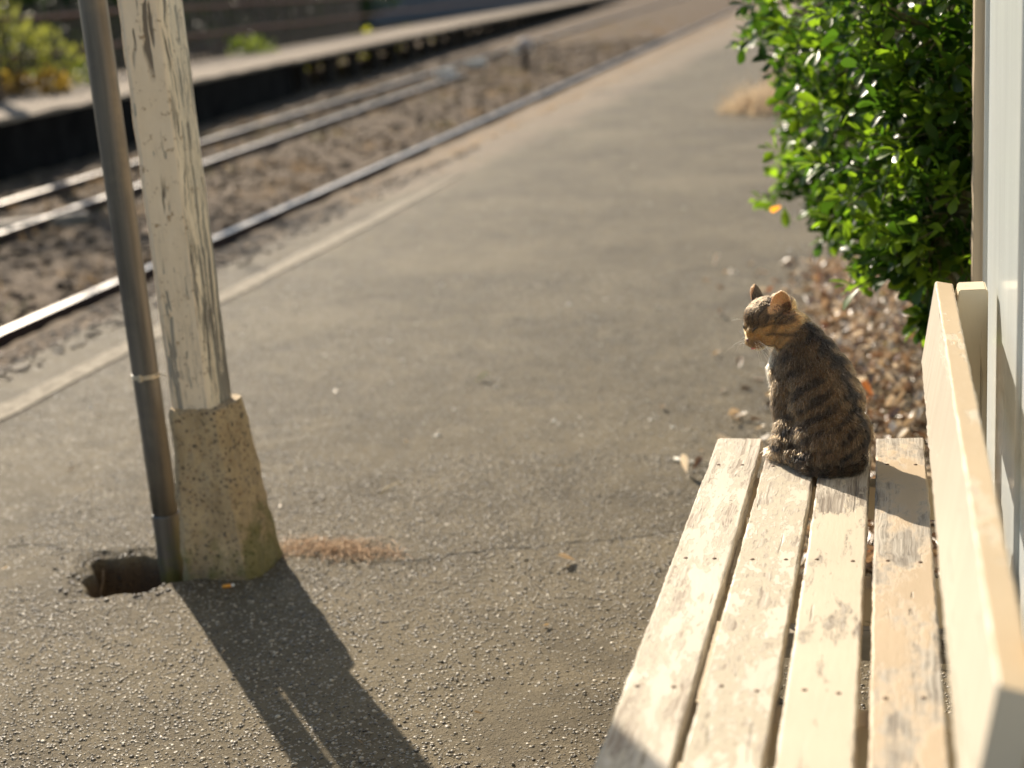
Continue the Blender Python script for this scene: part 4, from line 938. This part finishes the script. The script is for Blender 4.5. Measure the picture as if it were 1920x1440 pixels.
def sst(x, a, b):
    t = np.clip((x-a)/(b-a), 0, 1); return t*t*(3-2*t)
def near_tail(f, s, z):
    q = np.stack([f, s, z], 1); best = np.full(len(q), 9.)
    for a_, b_ in zip(tail[1:-1], tail[2:]):
        a_ = np.array(a_); ab = np.array(b_)-a_; t = np.clip(((q-a_)@ab)/(ab@ab), 0, 1); best = np.minimum(best, np.linalg.norm(q-a_-t[:, None]*ab, axis=1))
    return best < .0165
def coat(Pw):
    """tabby markings by place on the body, plus a haunch front darkened against the sun: returns colour and hair length"""
    d = Pw-O; f, s, z = d@FV, d@SV, d[:, 2]
    hl = (Pw-HC)@HR/HS; hx, hy, hz = hl[:, 0], hl[:, 1], hl[:, 2]
    N = len(Pw)
    f0 = np.interp(z, [0, .06, .12, .17, .21, .25], [-.01, -.01, 0., .02, .045, .065])
    phi = np.arctan2(s, -(f-f0)); rad = np.hypot(f-f0, s)
    arc = np.abs(phi)*np.interp(z, [0, .1, .2, .25], [.08, .08, .055, .04])
    n1 = fbm(phi*2.1+z*9, z*26+3, 4, 61); n2 = fbm(phi*6, z*60, 3, 63); n3 = fbm(s*120, (f+z)*120, 3, 65)
    v = z+.42*arc+.010*n1*2
    per = .025; st = .5+.5*np.sin(v/per*6.283+1.2*np.sin(phi*1.5))
    brk = sst(fbm(phi*3.3+1.7, z*34, 3, 67), -.22, .06)
    stripe = sst(st+.45*n2+.35*n3, .42, .70)*brk
    spine = np.exp(-(s/(.0125+.004*n2))**2)*(f < f0)*sst(z, .0, .02)
    dark = np.clip(stripe*.78+spine, 0, 1)
    upper = sst(z, .13, .19); dark = np.clip(dark*(1-.35*upper)+.30*upper, 0, 1)
    dark = np.clip(dark+.5*sst(f, .015, .035)*sst(s, .015, .03)*sst(z, .12, .08), 0, 1)  # left haunch front: fur colour darkened to hold back the direct sun there
    lo_ = sst(z, .055, .01)*(f < .02); dark = np.clip(dark+.35*lo_, 0, 1)
    c0 = np.array((.150, .090, .042))*(1+.5*n1)[:, None]; c1 = np.array((.0085, .006, .0045))
    col = c0*(1-dark[:, None])+c1[None]*dark[:, None]
    chest = sst(np.abs(phi), 2.2, 2.6)*sst(f-f0, .012, .03)*sst(z, .195, .17)
    chest = np.maximum(chest, sst(f, .070, .082)*sst(z, .17, .13))*sst(s+.012*n3, .044, .024)
    col = col*(1-chest[:, None])+np.array((.62, .50, .34))[None]*chest[:, None]
    foot = sst(z, .03, .014)*sst(f, .025, .05); col = col*(1-foot[:, None])+np.array((.40, .26, .14))[None]*foot[:, None]
    tl = near_tail(f, s, z); tst = .5+.5*np.sin((np.arctan2(s, -f)*.09)/.022*6.283)
    tc = np.array((.085, .054, .030))[None]*(1-tst[:, None])+np.array((.022, .016, .011))[None]*tst[:, None]
    col = np.where(tl[:, None], tc, col)
    # head
    u_ = d@UV; hd = sst(-.736*u_+.677*(.956*z+.292*(d@WV))+.006*n3, .172, .187)*(np.abs(hx) < .09)*(z > .165)
    tan = np.array((.37, .195, .066)); brn = np.array((.12, .075, .040)); drk = np.array((.028, .018, .012)); crm = np.array((.66, .54, .38))
    hc = np.repeat(tan[None], N, 0)
    topm = sst(hz-.45*np.clip(-hx-.012, 0, 1)+.25*np.clip(hx-.01, 0, 1)+.004*n3, .008, .019); topm = topm*np.maximum(sst(hx, -.024, -.013), sst(hz, .018, .026)); hc = hc*(1+.9*n3+.5*n2)[:, None]; nap = sst(-hx, .022, .034)*sst(hz, .016, .026); topm = np.maximum(topm, nap); hc = hc*(1-topm[:, None])+brn[None]*topm[:, None]
    fs = sst(np.sin(hy/.0085*6.283+.5*np.sin(hx*300))+.5*n3, .25, .7)*sst(hz, .006, .016)*sst(hx, -.03, -.02); hc = hc*(1-.75*fs[:, None])+drk[None]*.75*fs[:, None]
    ay = np.abs(hy)
    def band(zc, w, xa, xb): return np.exp(-((hz-zc)/w)**2)*sst(hx, xa-.004, xa)*sst(hx, xb+.003, xb)*sst(ay, .012, .018)
    ck = band(.0095-.03*(hx-.022), .0024, -.010, .027)+band(-.0050+.02*hx, .0024, -.006, .027)+.6*band(-.021+.1*hx, .0022, -.012, .012)
    ck = ck+.65*np.exp(-((hx+.006)/.010)**2-((hz-.012)/.006)**2)*sst(ay, .02, .03)
    ck = np.clip(ck, 0, 1); ck = ck*sst(n2+.25*n3, -.40, -.05); hc = hc*(1-.75*ck[:, None])+drk[None]*.75*ck[:, None]
    ring = np.exp(-((hx-.036)/.0062)**2-((hz-.002)/.0050)**2)*sst(ay, .006, .011); hc = hc*(1-.55*ring[:, None])+np.array((.30, .20, .10))[None]*.55*ring[:, None]
    mz = sst(hx, .026, .036)*sst(hz, -.004, -.014); hc = hc*(1-.55*mz[:, None])+np.array((.17, .085, .038))[None]*.55*mz[:, None]
    ch = sst(hz, -.026, -.032)*sst(hx, .012, .02); hc = hc*(1-ch[:, None])+crm[None]*ch[:, None]
    lip = np.exp(-((hz+.0245)/.0018)**2)*sst(hx, .016, .024); hc = hc*(1-.85*lip[:, None])+drk[None]*.85*lip[:, None]
    earm = np.zeros(N); inner = np.zeros(N); hh0 = np.zeros(N)
    for (b_, up, o, lat, sg) in ear_frames:
        q = hl-b_; h_ = q@up; l_ = q@lat; d_ = q@o
        a = np.clip(1-(l_/.017)**2, 0, 1); hh = np.clip(h_/.041, 0, 1)
        e = sst(h_, .002, .009)*(np.abs(l_) < .021)*(np.abs(d_) < .02); earm = np.maximum(earm, e); hh0 = np.where(e > .3, hh+.25*np.clip(l_*-sg/.017, -1, 1), hh0)
        inn = (d_ > -.013*a*(1-.55*hh)+.004*(1-hh)); inner = np.maximum(inner, e*inn)
    ec = np.where(inner[:, None] > .3, np.where((hh0+.5*n3+.4*n2 > .25)[:, None], np.array((.62, .35, .17))[None], np.array((.20, .11, .06))[None]), np.array((.075, .048, .030))[None])
    hc = hc*(1-earm[:, None])+ec*earm[:, None]
    hd = np.maximum(hd, earm)
    ruff = hd*0
    nk = sst(hx, -.052, -.034)*(hz < .016)*(hz > -.036)*(hy > .5)*(1-hd)    # pale side of the neck behind the ear
    col = col*(1-.75*nk[:, None])+np.array((.46, .27, .11))[None]*.75*nk[:, None]
    col = col*(1-hd[:, None])+hc*hd[:, None]
    L = .0064+.004*chest+.002*sst(z, .10, .04)*(s > .02)
    L = L*(1-hd)+hd*(.0026+.0035*sst(hx, .012, -.03)); L = L*(1-earm)+earm*.0026
    L = np.where(tl, .009, L); L = np.where(z < .016, np.minimum(L, .007), L)
    return col, L, hd, earm
ccol, _, _, _ = coat(cv)
a = me.color_attributes.new('col', 'FLOAT_COLOR', 'POINT'); a.data.foreach_set('color', np.c_[ccol*.8, np.ones(nv)].ravel().astype(np.float32))
me.polygons.foreach_set('use_smooth', np.ones(len(me.polygons), bool))
SKIN = M('cat_skin'); SKIN.P(Base_Color=SKIN.attr(), Roughness=.8)
SKIN.b.inputs['Subsurface Weight'].default_value = .35; SKIN.b.inputs['Subsurface Radius'].default_value = (.006, .002, .001); SKIN.b.inputs['Subsurface Scale'].default_value = 1.
me.materials.clear(); me.materials.append(SKIN.m)
# local frame
me.transform(Matrix.Translation(Vector(-O))); body = bpy.data.objects.new('body', me); body.data.name = 'body'; C.objects.link(body); body.parent = cat

me.calc_loop_triangles(); nt_ = len(me.loop_triangles)
tri = np.zeros(nt_*3, np.int32); me.loop_triangles.foreach_get('vertices', tri); tri = tri.reshape(-1, 3)
vn = np.zeros(nv*3, np.float32); me.vertices.foreach_get('normal', vn); vn = vn.reshape(-1, 3).astype(float)
ar = .5*np.linalg.norm(np.cross(cv[tri[:, 1]]-cv[tri[:, 0]], cv[tri[:, 2]]-cv[tri[:, 0]]), axis=1)
tc_ = cv[tri].mean(1); inh = ((tc_-HC)**2).sum(1) < .075**2
wgt = ar*np.where(inh, 2.3, 1.); wgt = wgt*(tc_[:, 2] > O[2]+.002)
NH = 90000
ti = rng.choice(nt_, NH, p=wgt/wgt.sum()); r1, r2 = rng.random(NH), rng.random(NH); q = np.sqrt(r1); w0, w1, w2 = 1-q, q*(1-r2), q*r2
root = cv[tri[ti, 0]]*w0[:, None]+cv[tri[ti, 1]]*w1[:, None]+cv[tri[ti, 2]]*w2[:, None]
nn = vn[tri[ti, 0]]*w0[:, None]+vn[tri[ti, 1]]*w1[:, None]+vn[tri[ti, 2]]*w2[:, None]; nn /= np.linalg.norm(nn, axis=1, keepdims=True)
col, L, hd, earm = coat(root); _sh = root+np.array((0, 0, -.0035))[None]*(1-hd)[:, None]; col = coat(_sh)[0]*(1-hd)[:, None]+col*hd[:, None]
d = root-O; zz = d[:, 2]; ff = d@FV; ss = d@SV
flow = -ZV[None]-.25*FV[None]+.35*(ss/.08)[:, None]*SV[None]
nose = head_pt(.040, 0, -.010); hflow = root-nose[None]
flow = flow*(1-hd[:, None])+hflow/np.linalg.norm(hflow, axis=1, keepdims=True)*hd[:, None]
eup = np.zeros_like(root)
for (b_, up, o, lat, sg) in ear_frames:
    q_ = (root-HC)@HR/HS-b_; near = (np.linalg.norm(q_, axis=1) < .055)&(earm > .2)&(np.sign(((root-HC)@HR)[:, 1]) == sg); eup[near] = HR@up
flow = np.where((earm > .2)[:, None], eup, flow)
tl = near_tail(ff, ss, zz)
tdir = np.stack([-ss, ff], 1); tdir = -(tdir[:, 0:1]*FV[None]+tdir[:, 1:2]*SV[None])
# along the tail: from the spine round the left side
tdir = (ss[:, None]*FV[None]-ff[:, None]*SV[None]); tdir /= np.linalg.norm(tdir, axis=1, keepdims=True)+1e-9
flow = np.where(tl[:, None], tdir, flow)
# clumps of neighbouring hairs lean together
cn = np.stack([fbm(root[:, 0]*190+root[:, 2]*70, root[:, 1]*190+root[:, 2]*90, 3, 71+i) for i in range(3)], 1)*1.6
flow = flow-(flow*nn).sum(1, keepdims=True)*nn; flow /= np.linalg.norm(flow, axis=1, keepdims=True)+1e-9
gd = (rng.random(NH) < .14)&(hd < .5); L = L*(.65+.6*rng.random(NH))*np.where(gd, 1.35, 1); lift = .25+.22*rng.random(NH)+.08*(1-hd)+.10*gd
dr = flow+cn*.5+rng.normal(0, .17, (NH, 3)); dr -= (dr*nn).sum(1, keepdims=True)*nn*np.clip(np.sign(-(dr*nn).sum(1, keepdims=True)), 0, 1)
PTS = []
for t in (0., .33, .68, 1.):
    h_ = lift*(t-.42*t*t)
    PTS.append(root-nn*.0006*(t == 0)+nn*(h_*L)[:, None]+dr*(t*L*.92)[:, None]+np.array((0, 0, -1.))[None]*(t*t*L*.10)[:, None])
PTS = np.stack(PTS, 1); PTS[:, :, 2] = np.maximum(PTS[:, :, 2], O[2]+.0006)
agouti = rng.random(NH)
kk = np.where(agouti < .16, 2.3, np.where(agouti > .66, .42, 1.))*(.8+.4*rng.random(NH)); kk = 1+(kk-1)*(1-.25*hd)
hcol = np.clip(col*(.56+.44*np.maximum(.8*hd, sst(col.mean(1), .2, .4)))[:, None]*kk[:, None]+np.where((agouti < .18)&(hd < .5), .018, 0)[:, None], .004, .85)
cu = bpy.data.hair_curves.new('fur'); cu.add_curves([4]*NH)
cu.attributes['position'].data.foreach_set('vector', (PTS-O).reshape(-1).astype(np.float32))
ra = cu.attributes.get('radius') or cu.attributes.new('radius', 'FLOAT', 'POINT')
r0 = np.where(hd > .5, .00026, np.where(gd, .00050, .00037))[:, None]*np.array((1., .95, .7, .12))[None]
ra.data.foreach_set('value', r0.reshape(-1).astype(np.float32))
ca = cu.attributes.new('col', 'FLOAT_COLOR', 'CURVE'); ca.data.foreach_set('color', np.c_[hcol, np.ones(NH)].ravel().astype(np.float32))
FUR = M('fur'); hb_ = FUR.nd('ShaderNodeBsdfHairPrincipled'); hb_.parametrization = 'COLOR'; FUR.put(hb_.inputs['Color'], FUR.attr())
hb_.inputs['Roughness'].default_value = .42; hb_.inputs['Radial Roughness'].default_value = .55; hb_.inputs['IOR'].default_value = 1.5
FUR.t.links.new(hb_.outputs[0], FUR.out.inputs[0])
fo = bpy.data.objects.new('fur', cu); C.objects.link(fo); fo.parent = cat; cu.materials.append(FUR.m)

# features of the face
from mathutils.bvhtree import BVHTree
bvh = BVHTree.FromPolygons([Vector(v) for v in cv], [tuple(t) for t in tri])
def on_skin(x, y, z, ey=1, off=.0016):
    """closest skin point below a head-local point"""
    p, n, i, dd = bvh.find_nearest(Vector(head_pt(x, y*1.0, z)))
    return p+n*off
DARKS = plain('dark_lid', (.012, .008, .006), .5)
for sg in (1, -1):
    if sg < 0: on_skin.__defaults__ = (1, .0002)
    else: on_skin.__defaults__ = (1, .0016)
    pts = [on_skin(.0425, sg*.0105, .0030), on_skin(.0410, sg*.0130, .0062), on_skin(.0385, sg*.0155, .0085), on_skin(.0360, sg*.0180, .0098), on_skin(.0330, sg*.0205, .0104)]
    g = Geo(); g.tube([Vector(p) for p in pts], [.0008, .0015, .0017, .0015, .0008], 8); g.obj('closed_eye', DARKS, cat, True)
V, F = ico(2); Vn = HC+HS*((V*np.array([.0032, .0044, .0030])+np.array([.0447, 0, -.0105]))@HR.T)
mesh_obj('nose', Vn, F, plain('nose_leather', (.17, .075, .05), .45, nscale=300.), cat)
Vt = HC+HS*((V*np.array([.0060, .0042, .0022])+np.array([.0385, .001, -.0268]))@HR.T)
mesh_obj('tongue', Vt, F, plain('tongue_pink', (.72, .20, .20), .4), cat)
WH = plain('whisker', (.85, .80, .70), .35)
for sg in (1, -1):
    for k in range(9):
        b0 = on_skin(.040-.0022*(k % 3), sg*(.011+.001*(k % 3)), -.013-.0028*(k//3), sg, 0); Lw = .030+.020*random.random()
        dv = HR@np.array((.25+.45*random.random()-.3*(k % 3), sg*1.0, -.15-.55*random.random())); dv = Vector(dv/np.linalg.norm(dv))
        Geo().tube([b0, b0+dv*Lw*.5+Vector((0, 0, -.001)), b0+dv*Lw+Vector((0, 0, -.009))], [.00022, .00018, .00006], 4).obj('whisker', WH, cat, True)
    for k in range(3 if sg < 0 else 0):
        b0 = on_skin(.026, sg*.014, .016, sg, 0); dv = Vector(HR@np.array((.75, sg*(.3+.2*k), .45-.1*k))).normalized()
        Geo().tube([b0, b0+dv*.013, b0+dv*.024+Vector((0, 0, -.003))], [.00018, .00014, .00006], 4).obj('brow_whisker', WH, cat, True)
